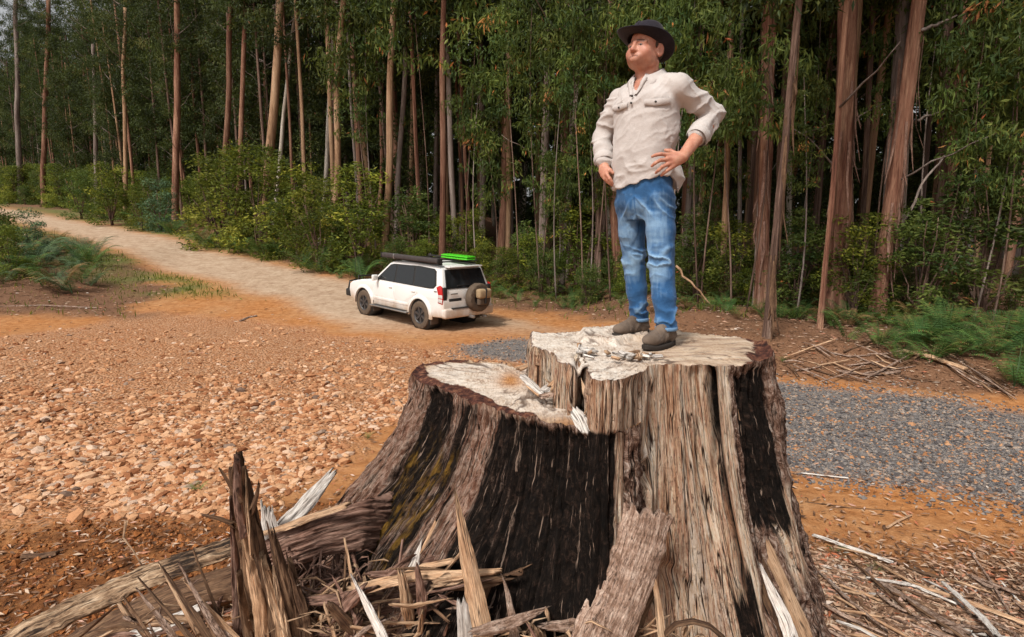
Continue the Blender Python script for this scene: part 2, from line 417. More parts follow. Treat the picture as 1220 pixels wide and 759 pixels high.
# grey gravel of the right hand road
OCT = (np.array([[1, 0, 0], [0, 1, 0], [-1, 0, 0], [0, -1, 0], [0, 0, 1.], [0, 0, -1]]), np.array([[0, 1, 4], [1, 2, 4], [2, 3, 4], [3, 0, 4], [1, 0, 5], [2, 1, 5], [3, 2, 5], [0, 3, 5]]))
x, y = cand(110000, GRAVPOLY, RNG, 15, 4.5)
dn = sdpoly(x, y, GRAVPOLY) + fbm(x * .7, y * .7, seed=21) * .35
keep = (RNG.uniform(0, 1, len(x)) < sstep(-.7, .35, dn) * (.45 + .55 * sstep(-.35, .2, fbm(x * .9, y * 1.6, seed=91)))) & ((x > .2) | (y > 12)); x, y = x[keep][:42000], y[keep][:42000]
s = np.exp(RNG.normal(np.log(.015), .35, len(x))) * (1 + .03 * (y - 5)); s = np.clip(s, .006, .05)
me = scatter_mesh('grey_gravel', np.stack([x, y, H(x, y) + s * .3], 1), s * 1.2, s * .9, s * .7, OCT, GRAVM, RNG, .3)
kind(thing('gravel', 'loose blue-grey crushed gravel spread over the road right of the stump', 'gravel', data=me), 'stuff')
# soil clods round the stump
CLODM = stone_mat('soil_clod', [(0, (.10, .036, .012)), (.5, (.26, .105, .034)), (1, (.40, .19, .075))], 60)
n = 13000; a = RNG.uniform(-4.6, 3.4, n); b = RNG.uniform(3.0, 5.6, n)
mk = masks(a, b); keep = (RNG.uniform(0, 1, n) < np.maximum(mk['dark'], .10)) & (mk['rock'] < .6); a, b = a[keep], b[keep]; s = np.exp(RNG.normal(np.log(.012), .5, len(a))); s = np.clip(s, .005, .04)
me = scatter_mesh('soil_clods', np.stack([a, b, H(a, b) + s * .3], 1), s, s, s * .8, OCT, CLODM, RNG, .35)
kind(thing('soil_clods', 'crumbled brown soil clods heaped at the foot of the stump', 'soil', data=me), 'stuff')
# ================================================================== STUMP
ZU, ZL = 2.10, 1.86
UP = [(632, 399.5), (634, 396), (660, 397), (694, 394.5), (735, 392), (779, 393), (829, 396), (884, 402), (913, 408), (922, 417), (921, 425), (905, 431), (892, 434), (868, 438), (855, 438), (836, 435), (818, 435), (797, 434), (776, 436), (765, 442), (753, 448), (739, 451.5), (726, 453), (713, 453), (705, 449), (699.5, 443), (697, 434), (695.6, 427), (691, 423), (688, 427), (687, 434), (685, 440), (678, 437), (670.5, 431), (664, 430), (660, 426), (653, 418), (643, 416), (633, 413)]
LP = [(490, 444), (497, 437), (505.5, 432.5), (520, 430), (537, 429), (565, 429), (595, 430), (611, 436), (640, 436), (700, 436), (760, 445), (775, 470), (768, 500), (750, 512), (735, 514), (715, 514), (686, 507), (653, 502), (624, 497), (604, 492), (584.5, 486), (566, 481), (547.6, 473), (530, 466), (516, 459), (500, 453), (491, 449)]
CEN = np.array([.55, 3.25])
def bark_cols(ppx):
    """what the trunk's outside is made of along the rim (ppx = rim place, photograph pixels)"""
    return None
def stump_block(name, rim_px, ztop, upper, n=900, rows=170, seed=1):
    R = np.array([onz(px, py, ztop)[:2] for px, py in rim_px])
    R2 = np.vstack([R, R[:1]]); seg = np.hypot(*np.diff(R2, axis=0).T); L = np.concatenate([[0], np.cumsum(seg)])
    c = np.linspace(0, L[-1], n, endpoint=False)
    x = np.interp(c, L, R2[:, 0]); y = np.interp(c, L, R2[:, 1])
    ppx = np.interp(c, L, [p[0] for p in rim_px] + [rim_px[0][0]])
    ppy = np.interp(c, L, [p[1] for p in rim_px] + [rim_px[0][1]])
    # smoothed outward normal
    tx = np.roll(x, -6) - np.roll(x, 6); ty = np.roll(y, -6) - np.roll(y, 6)
    nx, ny = ty, -tx; area = np.sum(x * np.roll(y, -1) - np.roll(x, -1) * y); sg = 1 if area > 0 else -1
    l = np.hypot(nx, ny) + 1e-9; nx, ny = nx / l * sg, ny / l * sg
    k = np.ones(15) / 15
    nx = np.convolve(np.tile(nx, 3), k, 'same')[n:2 * n]; ny = np.convolve(np.tile(ny, 3), k, 'same')[n:2 * n]
    rx, ry = x - CEN[0], y - CEN[1]; rl = np.hypot(rx, ry); rx, ry = rx / rl, ry / rl
    ang = np.arctan2(ry, rx)
    split = (ppx < 699) & (ppy > 400) & (ppx > 625) if upper else np.zeros(n, bool)
    if upper: wallf = np.convolve(np.tile(split.astype(float), 3), np.ones(9) / 9, 'same')[n:2 * n]
    else: wallf = np.zeros(n)
    # flare of the butt
    left = np.clip(-np.cos(ang), 0, 1) ** 1.2; right = np.clip(np.cos(ang), 0, 1); front = np.clip(-np.sin(ang), 0, 1)
    t = np.linspace(0, 1, rows) ** 1.12 * 1.95
    T, Cc = np.meshgrid(t, c, indexing='ij'); A = ang[None]
    fl = (left * .42)[None] * T * sstep(-.15, .9, T) + (left * .10)[None] * T ** 2 + (right * .12)[None] * T + (right * .075)[None] * T ** 2 + (front * .07)[None] * T + (front * .035)[None] * T ** 2
    but = (.05 + .10 * left[None]) * np.sin(A * 7 + .8) * sstep(.35, 1.7, T) + .03 * np.sin(A * 13 + 2) * sstep(.1, 1.2, T)
    out = fl + but * (1 - wallf[None])
    wood = wallf.copy(); char = np.zeros(n); moss = np.zeros(n); pink = np.zeros(n)
    def band(a, b, e=4): return sstep(a - e, a + e, ppx) * sstep(b + e, b - e, ppx)
    if upper:
        fr = ppy > 425
        wood = np.maximum(wood, band(699, 868, 3) * fr); char = band(876, 914, 3) * fr; pink = band(914, 926, 3) * fr * .3
    else:
        fr = (ppy > 438)
        char = np.clip(.85 * band(508, 536) + .52 * band(534, 560) + .40 * band(556, 574) + .10 * band(574, 594) + .80 * band(592, 640) + band(628, 745), 0, 1) * fr; pink = np.clip(band(484, 508) + .7 * band(530, 556) + band(553, 598, 3), 0, 1) * fr; moss = band(512, 560) * fr
    W = np.repeat(wood[None], rows, 0); CH = np.repeat(char[None], rows, 0); M = np.repeat(moss[None], rows, 0); PK = np.repeat(pink[None], rows, 0)
    zz = ztop - T
    jn = fbm(Cc * 18, zz * 1.2, seed=seed + 60)
    if upper:
        CH = CH * sstep(.86, .70, T + jn * .35) * sstep(.015, .06, T + jn * .04)
        CH = np.maximum(CH, np.exp(-((ppx[None] - 847) / 6.5) ** 2) * (fr[None]) * sstep(1.5, .9, T) * sstep(-.6, .1, jn + .2) * .8)
        CH = np.maximum(CH, (np.abs(ppx[None] - 846) < 14) * fr[None] * sstep(.95, 1.1, T + jn * .3) * sstep(1.55, 1.35, T) * .9)
        lowleft = (sstep(690, 694, ppx) * sstep(739, 735, ppx) * fr)[None] * sstep(.22, .27, T + .03 * jn); CH = np.maximum(CH, lowleft); W = W * (1 - lowleft)
        W = np.maximum(W, band(896, 922, 3)[None] * fr[None] * sstep(.62, .72, T) * sstep(1.15, 1.0, T))
        # bark side to the right: rough brown
    else:
        CH = CH * sstep(-.02, .05, T + jn * .05)
        W = np.maximum(W, band(560, 625)[None] * fr[None] * sstep(.05, .0, T + jn * .03) * .4)
        M = M * sstep(.2, .4, T) * sstep(1.1, .8, T) + .5 * band(620, 745)[None] * fr[None] * sstep(.85, 1.1, T)
    # relief
    fib = fbm(Cc * 26, zz * 1.1, seed=seed, o=4); fine = fbm(Cc * 90, zz * 4, seed=seed + 5, o=3)
    flute = np.floor(Cc * 13 + .6 * vn(Cc * 5, zz * .8, seed=seed + 8)); fst = _h(flute.astype(np.int64), np.zeros_like(flute, int), np.zeros_like(flute, int), seed) - .5
    cr = np.abs(vn(Cc * 21, zz * .75, seed=seed + 9)); crack = -sstep(.10, .0, cr) * sstep(-.1, .5, vn(Cc * 4, zz * 2.2, seed=seed + 4))
    bark = fbm(Cc * 12, zz * 5, seed=seed + 2, o=5)
    cr2 = np.abs(vn(Cc * 9 + .5 * vn(Cc * 3, zz * 2, seed=seed + 33), zz * .5, seed=seed + 32)); crack2 = -sstep(.09, .0, cr2)
    disp = .022 * fib + .009 * fine + W * (.042 * fst + .032 * crack + .045 * crack2) + (1 - W) * (.034 * bark * (1 - .4 * CH) + .012 * fbm(Cc * 40, zz * 22, seed=seed + 35, o=3) + .026 * crack + .035 * crack2)
    disp = disp + .018 * CH * np.round(2 * vn(Cc * 30, zz * 2.5, seed=seed + 3)) / 2 * .6
    disp = disp + .030 * PK * sstep(.05, .3, T) - .02 * CH
    if upper:
        # long hollows and a knot hole in the split face
        for cpx, wd, t0, t1, dp in ((776, 2.2, .10, .42, .05), (771, 4.0, .44, .52, .07), (846, 5, .0, .95, .045), (806, 2.0, .02, .6, .03), (826, 2.0, .0, .9, .035), (742, 2.0, .2, .9, .02)):
            disp -= dp * np.exp(-((ppx[None] + 3 * vn(zz * 3, 0, seed=3) - cpx) / wd) ** 2) * fr[None] * sstep(t0 - .04, t0 + .04, T) * sstep(t1 + .06, t1 - .04, T)
        disp += .03 * np.exp(-((ppx[None] - 836) / 4) ** 2) * fr[None]
    disp *= sstep(-.02, .05, T)
    ox = nx[None] * disp + rx[None] * out * (1 - wallf[None]); oy = ny[None] * disp + ry[None] * out * (1 - wallf[None])
    jag = (.010 + .012 * wallf + (.012 if not upper else .006)) * fbm(c * 14, 0 * c, seed=seed + 77) + .006 * fbm(c * 60, 0 * c, seed=seed + 78)
    X = x[None] + ox; Y = y[None] + oy; Z = zz + jag[None] * sstep(.2, 0, T)
    if upper and 0: pass
    V = np.stack([X, Y, Z], -1).reshape(-1, 3)
    at = dict(wood=W.ravel(), char=CH.ravel(), moss=M.ravel(), pink=PK.ravel())
    uv = np.stack([Cc.ravel(), zz.ravel()], 1)
    return dict(V=V, n=n, rows=rows, at=at, uv=uv, rim=V[:n].copy(), ppx=ppx, cen=None, ccw=area > 0)
def cap_mesh(b, ztop, rings, seed, upper):
    rim = b['rim']; n = b['n']; cen = np.array([rim[:, 0].mean(), rim[:, 1].mean()])
    if upper: cen = onz(775, 420, ztop)[:2]
    s = 1 - np.linspace(0, 1, rings + 1)[:-1] ** .9
    X = cen[0] + (rim[:, 0] - cen[0])[None] * s[:, None]; Y = cen[1] + (rim[:, 1] - cen[1])[None] * s[:, None]
    zr = rim[:, 2][None] - ztop; e = (1 - s)[:, None]
    d = .010 * fbm(X * 4, Y * 4, seed=seed) + .0035 * fbm(X * 25, Y * 60, seed=seed + 1)
    px, py = proj(np.stack([X, Y, np.full_like(X, ztop)], -1))
    if upper:
        # raised ledge left behind by the first cut
        line = 408 + 4 * vn(px * .09, 0, seed=5) + (px - 690) * .03
        ledge = sstep(line + 1.2, line - 1.2, py) * sstep(690, 696, px) * sstep(776, 770, px); d = d + .030 * ledge
        rgh = sstep(790, 730, px); d = d + rgh * .006 * fbm(X * 40, Y * 12, seed=seed + 3)
        d = d - .05 * sstep(888, 905, px) * sstep(0, 1, .6 + fbm(X * 8, Y * 14, seed=9)) * .6
        g = np.exp(-((px - 688 - (py - 425) * .1) / 3.0) ** 2) * sstep(418, 424, py); d = d - .04 * g
    else:
        d = d - .03 * sstep(.10, .02, e + .02 * fbm(X * 12, Y * 12, seed=4)) * .6 + .007 * fbm(X * 9, Y * 30, seed=8)
    th_ = np.linspace(0, 1, n, endpoint=False)[None] * 2 * pi; cx_, sx_ = np.cos(th_), np.sin(th_); rw = .25 * fbm(e * 5, cx_ * 2, sx_ * 2, seed + 40)
    ck = np.abs(vn((cx_ + rw * sx_) * 5.2, (sx_ - rw * cx_) * 5.2, e * .8, seed + 41)); ck = sstep(.045, .0, ck) * sstep(1.0, .6, e) * sstep(-.25, .3, vn(cx_ * 3, sx_ * 3, e * 3, seed + 42))
    ck2 = np.abs(vn((cx_ + rw * sx_) * 14, (sx_ - rw * cx_) * 14, e * 1.5, seed + 43)); ck = np.maximum(ck, .6 * sstep(.09, .0, ck2) * sstep(.75, .3, e)); ck = np.maximum(ck, sstep(.10, .0, np.abs(vn((cx_ + rw * sx_) * 7, (sx_ - rw * cx_) * 7, e * .8, seed + 45))) * sstep(.9, .5, e)); d = d - .005 * ck
    Z = ztop + zr * np.exp(-e * 30) + d * sstep(0, .03, e)
    V = np.stack([X, Y, Z], -1).reshape(-1, 3); V = np.vstack([V, [cen[0], cen[1], ztop]])
    F1 = grid_faces(n, rings, True); i = np.arange(n); F2 = np.stack([i + (rings - 1) * n, (i + 1) % n + (rings - 1) * n, np.full(n, len(V) - 1)], 1)
    if not b['ccw']: F1 = F1[:, ::-1]; F2 = F2[:, ::-1]
    pxx = np.append(px.ravel(), 0); ee = np.append(np.repeat(e, n, 1).ravel(), 1)
    if upper:
        pale = .30 + .70 * sstep(800, 720, pxx + 25 * fbm(V[:, 0] * 6, V[:, 1] * 6, seed=6)); burn = sstep(882, 905, pxx + 14 * fbm(V[:, 0] * 6, V[:, 1] * 16, seed=7)); burn = np.maximum(burn, sstep(.035, .0, ee) * .7)
        orange = np.zeros(len(V))
    else:
        py2 = np.append(py.ravel(), 0)
        pale = .85 * sstep(.02, .2, ee); orange = np.exp(-(((pxx - 608) / 16) ** 2 + ((py2 - 452) / 10) ** 2)) + sstep(640, 690, pxx) * .7 * sstep(498, 503, py2)
        rimd = sdpoly(pxx, py2, [(507, 436), (560, 430), (600, 431), (640, 440), (700, 470), (700, 492), (655, 495), (620, 490), (590, 478), (560, 462), (530, 455), (510, 447)]); burn = sstep(1.5, -2.0, rimd + 3 * fbm(V[:, 0] * 14, V[:, 1] * 14, seed=17)); burn = burn * (1 - .6 * (pxx > 640))
    ckv = np.append(ck.ravel(), 0)
    return V, [F1, F2], dict(ck=ckv, pale=pale, burn=burn, orange=np.clip(orange, 0, 1))
def make_stump_mats():
    t = NT('stump_side'); uv = t.vec('UV', (1, 1, 1)); W, C, M, K = (t.attr(k) for k in ('wood', 'char', 'moss', 'pink'))
    vs = t.vec('UV', (48, 2.0, 1)); vf = t.vec('UV', (190, 16, 1)); vb = t.vec('UV', (34, 20, 1)); vw = t.vec('UV', (10, .6, 1))
    s1 = t.noise(vs, 1, 9, .74, .5); s2 = t.noise(vf, 1, 6, .75); b1 = t.noise(vb, 1, 9, .80, 1.0); w1 = t.noise(vw, 1, 4, .6)
    ck = t.noise(t.vec('UV', (30, 1.1, 1)), 1, 3, .5, .3); ckm = t.remap(t.math('ABSOLUTE', t.math('SUBTRACT', ck, .5)), .003, .016, 1, 0)
    ck2 = t.noise(t.vec('UV', (75, 5, 1)), 1, 3, .6, .3); ckm2 = t.math('MULTIPLY', t.remap(t.math('ABSOLUTE', t.math('SUBTRACT', ck2, .47)), .002, .02, 1, 0), .6)
    ckm = t.math('MAXIMUM', ckm, ckm2, True)
    woodc = t.ramp(t.math('ADD', t.math('MULTIPLY', s1, .65), t.math('MULTIPLY', w1, .35)), [(.33, (.085, .036, .022)), (.385, (.27, .125, .065)), (.435, (.52, .31, .195)), (.49, (.69, .495, .36)), (.58, (.82, .71, .59))])
    woodc = t.mix(.6, woodc, t.ramp(s2, [(.36, (.16, .11, .09)), (.64, (.88, .84, .80))]), 'OVERLAY')
    woodc = t.mix(t.remap(t.noise(t.vec('UV', (7, .5, 1)), 1, 3, .6), .50, .62), woodc, t.mix(.5, woodc, (.26, .115, .070)))
    woodc = t.mix(ckm, woodc, (.030, .014, .009))
    barkc = t.ramp(b1, [(.35, (.022, .012, .009)), (.44, (.11, .055, .036)), (.50, (.27, .160, .115)), (.58, (.50, .375, .305)), (.68, (.70, .61, .54))])
    pinkc = t.ramp(t.noise(t.vec('UV', (44, 7, 1)), 1, 9, .8, .8), [(.37, (.05, .017, .010)), (.45, (.24, .088, .050)), (.51, (.43, .235, .155)), (.60, (.66, .51, .41))])
    barkc = t.mix(t.math('MULTIPLY', K, .75), barkc, t.mix(.4, pinkc, barkc))
    slit = t.noise(t.vec('UV', (70, 2.6, 1)), 1, 5, .65, .25)
    charc = t.ramp(b1, [(.40, (.005, .004, .0035)), (.53, (.018, .012, .009)), (.61, (.055, .032, .023)), (.72, (.16, .10, .075))])
    charc = t.mix(t.remap(slit, .60, .63), charc, (.42, .30, .23))
    mossc = t.ramp(t.noise(t.vec('UV', (30, 9, 1)), 1, 6, .75), [(.45, (.012, .009, .006)), (.56, (.20, .105, .018)), (.72, (.40, .235, .05))])
    edge = t.math('ADD', C, t.math('MULTIPLY', t.math('SUBTRACT', s1, .5), 2.2))
    cc = t.remap(edge, .27, .68)
    c = t.mix(W, barkc, woodc); c = t.mix(cc, c, charc); c = t.mix(t.math('MULTIPLY', ckm, t.math('SUBTRACT', 1.0, W)), c, (.012, .008, .006))
    mm = t.math('MULTIPLY', M, t.remap(t.noise(t.vec('UV', (16, 3.5, 1)), 1, 4, .6), .46, .58)); c = t.mix(mm, c, mossc)
    h = t.math('ADD', t.math('MULTIPLY', s1, .7), t.math('MULTIPLY', s2, .3)); h = t.math('ADD', h, t.math('MULTIPLY', b1, .9)); h = t.math('SUBTRACT', h, t.math('MULTIPLY', ckm, .5))
    side = t.done(c, .9, t.bump(h, .032, 1.0), .12)
    t = NT('cut_face'); v = t.vec('Pos'); vr = t.vec('Pos', (90, 26, 40)); n1 = t.noise(v, 7, 6, .6); n2 = t.noise(vr, 1, 5, .65, .4); n3 = t.noise(v, 60, 4, .7)
    tan = t.ramp(t.noise(t.vec('Pos', (3, 16, 3)), 1, 5, .6, .7), [(.33, (.13, .060, .03)), (.45, (.32, .19, .105)), (.56, (.47, .33, .215)), (.72, (.58, .47, .36))])
    pale = t.ramp(t.math('ADD', t.math('MULTIPLY', n2, .5), t.math('MULTIPLY', n1, .5)), [(.34, (.17, .115, .08)), (.42, (.42, .32, .25)), (.49, (.58, .49, .41)), (.60, (.68, .61, .54))])
    c = t.mix(t.attr('pale'), tan, pale); c = t.mix(t.attr('orange'), c, t.ramp(n2, [(.3, (.20, .07, .02)), (.6, (.46, .22, .08))]))
    c = t.mix(t.math('MULTIPLY', t.attr('ck'), .85), c, (.07, .038, .025))
    bu = t.remap(t.math('ADD', t.attr('burn'), t.math('MULTIPLY', t.math('SUBTRACT', n2, .5), 1.0)), .35, .65)
    c = t.mix(bu, c, t.ramp(t.noise(v, 22, 6, .75), [(.38, (.018, .008, .007)), (.52, (.085, .030, .020)), (.66, (.22, .10, .055))]))
    face = t.done(c, .85, t.bump(t.math('ADD', t.math('MULTIPLY', n2, .6), t.math('MULTIPLY', n3, .4)), .012, .9), .2)
    return side, face
SIDE, CUT = make_stump_mats()
stump = thing('tree_stump', 'huge weathered stump cut at two levels, charred in front, under the man', 'tree stump', (CEN[0], CEN[1], 0.4))
bu_ = stump_block('upper', UP, ZU, True, 860, 180, 1)
part('upper_trunk', bu_['V'], grid_faces(bu_['n'], bu_['rows'], True)[:, ::-1] if bu_['ccw'] else grid_faces(bu_['n'], bu_['rows'], True), SIDE, stump, attrs=bu_['at'], uv=bu_['uv'])['label'] = 'taller right half of the stump with pale split wood'
bl_ = stump_block('lower', LP, ZL, False, 860, 160, 31)
part('lower_trunk', bl_['V'], grid_faces(bl_['n'], bl_['rows'], True)[:, ::-1] if bl_['ccw'] else grid_faces(bl_['n'], bl_['rows'], True), SIDE, stump, attrs=bl_['at'], uv=bl_['uv'])['label'] = 'lower left half of the stump, charred black'
V, F, A = cap_mesh(bu_, ZU, 46, 5, True); part('cut_face', V, F, CUT, stump, attrs=A)['label'] = 'upper cut face, whitened on its left, brown on its right'
V, F, A = cap_mesh(bl_, ZL, 38, 6, False); part('cut_face', V, F, CUT, stump, attrs=A)['label'] = 'lower cut face with dark bark rim'

# ================================================================== splintered wood
def wood_mat(name, stops, u=38, vv=2.2, bump=.006, spec=.2):
    t = NT(name); s1 = t.noise(t.vec('UV', (u * 1.3, vv, 1)), 1, 8, .75, .4); s2 = t.noise(t.vec('UV', (u * 5, vv * 6, 1)), 1, 5, .72); s3 = t.noise(t.vec('UV', (u * .3, vv * 2.5, 1)), 1, 6, .7)
    oi = t.n('ObjectInfo').outputs['Random']
    c = t.ramp(t.math('ADD', t.math('MULTIPLY', s1, .6), t.math('MULTIPLY', s3, .4)), stops)
    c = t.mix(.6, c, t.ramp(s2, [(.36, (.15, .14, .13)), (.64, (.85, .84, .83))]), 'OVERLAY')
    ck = t.noise(t.vec('UV', (u * 1.1, vv * .8, 1)), 1, 3, .5, .3); c = t.mix(t.remap(t.math('ABSOLUTE', t.math('SUBTRACT', ck, .5)), .003, .02, .85, 0), c, (.03, .016, .011))
    c = t.n('HueSaturation', {'Color': c, 'Value': t.remap(oi, 0, 1, .8, 1.2)}).outputs[0]
    return t.done(c, .85, t.bump(t.math('ADD', s1, t.math('MULTIPLY', s2, .4)), bump, 1.0), spec)
WD = dict(
    tan=wood_mat('splinter_tan', [(.3, (.13, .065, .035)), (.45, (.34, .20, .115)), (.6, (.52, .36, .235)), (.8, (.66, .52, .38))]),
    pale=wood_mat('splinter_weathered', [(.3, (.16, .13, .11)), (.42, (.44, .39, .35)), (.58, (.62, .58, .54)), (.8, (.78, .76, .73))]),
    brown=wood_mat('splinter_brown', [(.3, (.022, .012, .008)), (.45, (.085, .045, .026)), (.6, (.20, .118, .068)), (.8, (.36, .24, .15))]),
    red=wood_mat('fibrous_bark', [(.3, (.06, .026, .018)), (.45, (.18, .095, .068)), (.6, (.34, .215, .165)), (.8, (.52, .40, .33))], 46, 2.4, .01),
    grey=wood_mat('grey_bark', [(.34, (.07, .037, .024)), (.45, (.20, .122, .085)), (.54, (.37, .262, .205)), (.68, (.58, .48, .40))], 42, 9, .012),
    burnt=wood_mat('burnt_log_bark', [(.38, (.010, .008, .007)), (.45, (.05, .032, .022)), (.49, (.24, .15, .09)), (.56, (.44, .31, .20)), (.7, (.62, .50, .38))], 30, 1.6, .012),
)
def slab_geo(path, width, thick, up=None, nu=14, nv=40, jag=(.05, .05), fibre=.25, curl=0.0, seed=0, taper=None, spike=0.0):
    """a split plank, shard or bark slab: path (points), width per point, thickness; ends broken fibre by fibre"""
    path = np.asarray(path, float); m = len(path)
    L = np.concatenate([[0], np.cumsum(np.linalg.norm(np.diff(path, axis=0), axis=1))]); Lt = L[-1]
    width = np.interp(np.linspace(0, 1, nv), np.linspace(0, 1, np.size(width)), np.atleast_1d(width)) if np.size(width) > 1 else np.full(nv, float(width))
    v = np.linspace(0, 1, nv); u = np.linspace(-1, 1, nu)
    U, Vv = np.meshgrid(u, v)
    j0 = jag[0] * (fbm(u * 3 + 7, u * 0, seed=seed + 1, o=4) * .9 + spike * np.abs(u)); j1 = jag[1] * (fbm(u * 3 + 3, u * 0, seed=seed + 2, o=4) * .9 + spike * np.abs(u))
    S_ = Lt * Vv + (j0[None] * (1 - Vv) ** 2 - j1[None] * Vv ** 2)
    Pp = np.stack([np.interp(S_, L, path[:, k], left=None) for k in range(3)], -1)
    e0 = (path[1] - path[0]) / (L[1] + 1e-9); e1 = (path[-1] - path[-2]) / (L[-1] - L[-2] + 1e-9)
    Pp += np.minimum(S_, 0)[..., None] * e0 + np.maximum(S_ - Lt, 0)[..., None] * e1
    T = np.gradient(np.stack([np.interp(Lt * v, L, path[:, k]) for k in range(3)], -1), axis=0); T /= np.linalg.norm(T, axis=1)[:, None] + 1e-9
    up = np.array([0, -1, .3]) if up is None else np.asarray(up, float)
    Sd = np.cross(T, up); Sd /= np.linalg.norm(Sd, axis=1)[:, None] + 1e-9; N = np.cross(Sd, T)
    wob = 1 + .18 * fbm(v * 4, v * 0, seed=seed + 3)
    hw = (width * wob)[:, None] * .5
    rel = thick * fibre * fbm(U * hw / .012 + 9, S_ / .12, seed=seed + 5, o=3) + thick * .5 * fibre * vn(U * hw / .004, S_ / .06, seed=seed + 6)
    ed = hw * (U + .10 * fbm(S_ / .07, np.sign(U) * 5, seed=seed + 8) * np.abs(U) ** 3)
    cz = curl * hw * (U ** 2 - .4)
    rnd = np.sqrt(np.clip(1 - np.abs(U) ** 4, 0, 1))
    top = Pp + Sd[:, None] * ed[..., None] + N[:, None] * (cz + thick * .5 * rnd + rel)[..., None]
    bot = Pp + Sd[:, None] * ed[..., None] + N[:, None] * (cz - thick * .5 * rnd + rel * .6)[..., None]
    V = np.vstack([top.reshape(-1, 3), bot.reshape(-1, 3)]); k = nu * nv
    F = [grid_faces(nu, nv), grid_faces(nu, nv, off=k)[:, ::-1]]
    i = np.arange(nv - 1) * nu
    F.append(np.stack([i, i + nu, i + nu + k, i + k], 1)); i = i + nu - 1; F.append(np.stack([i + nu, i, i + k, i + nu + k], 1))
    i = np.arange(nu - 1); F.append(np.stack([i + 1, i, i + k, i + 1 + k], 1)); i = i + (nv - 1) * nu; F.append(np.stack([i, i + 1, i + 1 + k, i + k], 1))
    uv = np.stack([(U * hw + .31 * seed).ravel(), S_.ravel()], 1); uv = np.vstack([uv, uv + [.5, .3]])
    return V, [np.vstack(F)], uv
def slab(name, label, cat, pts, width, thick, mat, group=None, parent=None, **kw):
    """pts: (px, py, distance) of the photograph"""
    path = np.array(pts) if isinstance(pts[0], np.ndarray) else np.array([P(*p) for p in pts])
    V, F, uv = slab_geo(path, width, thick, **kw)
    if parent is not None: return part(name, V, F, WD[mat], parent, uv=uv)
    c = path[0]; o = thing(name, label, cat, c, group, mesh_np(name, V - c, F, WD[mat], uv=uv)); return o
mpp = 1 / 212.0
# ---- on and against the stump
slab('bark_slab', 'broad grey-brown bark slab leaning against the front of the stump', 'bark slab', [(772, 607, 2.50), (757, 660, 2.42), (738, 715, 2.34), (712, 775, 2.24), (690, 830, 2.15)], [.27, .27, .245, .235, .25], .035, 'grey', nu=60, nv=150, jag=(.09, .03), fibre=.16, curl=-.18, seed=3, up=(.1, -1, .25))
slab('wood_strip', 'thin brown strip hanging beside the broad leaning bark slab', 'splinter', [(778, 680, 2.42), (784, 715, 2.36), (790, 775, 2.28)], [.012, .035, .03], .014, 'tan', nu=6, nv=30, seed=4)
slab('wood_strip', 'brown splinter crossing behind the foot of the broad leaning bark slab', 'splinter', [(782, 700, 2.46), (764, 735, 2.42), (742, 790, 2.35)], [.02, .05, .05], .02, 'brown', nu=6, nv=30, seed=5)
slab('curved_strip', 'dark curved strip arching at the foot of the stump, right of the broad bark slab', 'bark strip', [(792, 756, 2.30), (805, 744, 2.28), (826, 740, 2.28), (846, 746, 2.28), (862, 760, 2.29), (870, 780, 2.3)], .034, .008, 'brown', nu=6, nv=40, jag=(0, 0), seed=6, up=(0, -.4, 1))
def strip_on_stump(i, label, pts, w, m='tan'):
    slab('loose_strip', label, 'wood strip', pts, w, .018, m, nu=9, nv=70, seed=60 + i, jag=(.05, .1), curl=-.3)
strip_on_stump(0, 'long peeled strip running down the right front of the stump, pointed at its top', [(864, 562, 2.78), (882, 592, 2.72), (897, 622, 2.70), (912, 650, 2.66), (932, 692, 2.60), (962, 765, 2.5)], [.012, .06, .075, .06, .07, .08])
strip_on_stump(1, 'brown peeled strip left of the longest one on the right front of the stump', [(878, 600, 2.72), (893, 640, 2.68), (908, 680, 2.62), (925, 730, 2.54), (938, 775, 2.48)], [.02, .06, .07, .09, .09], 'brown')
strip_on_stump(2, 'pale peeled strip low on the right front of the stump', [(905, 672, 2.58), (918, 700, 2.54), (935, 735, 2.48), (950, 780, 2.42)], [.012, .045, .055, .07], 'pale')
strip_on_stump(3, 'thin curled strip beside the right charred patch of the stump', [(870, 462, 2.79), (876, 485, 2.765), (882, 512, 2.76), (884, 526, 2.75), (876, 522, 2.73), (870, 526, 2.73)], [.015, .02, .02, .018, .012], 'tan')
# stump parts: torn fibres along the split
for i, (a, b, w_) in enumerate((((700, 470, 2.60), (712, 500, 2.57), .03), ((693, 452, 2.70), (700, 478, 2.66), .03), ((722, 515, 2.50), (733, 508, 2.52), .015), ((650, 452, 3.05), (672, 472, 2.85), .02), ((706, 470, 2.58), (697, 492, 2.6), .02))):
    slab('torn_fibre', '', '', [a, tuple((np.array(a) + b) / 2 + (0, 0, -.01)), b], [.006, w_, .01], .012, 'tan', parent=stump, nu=6, nv=16, seed=80 + i)
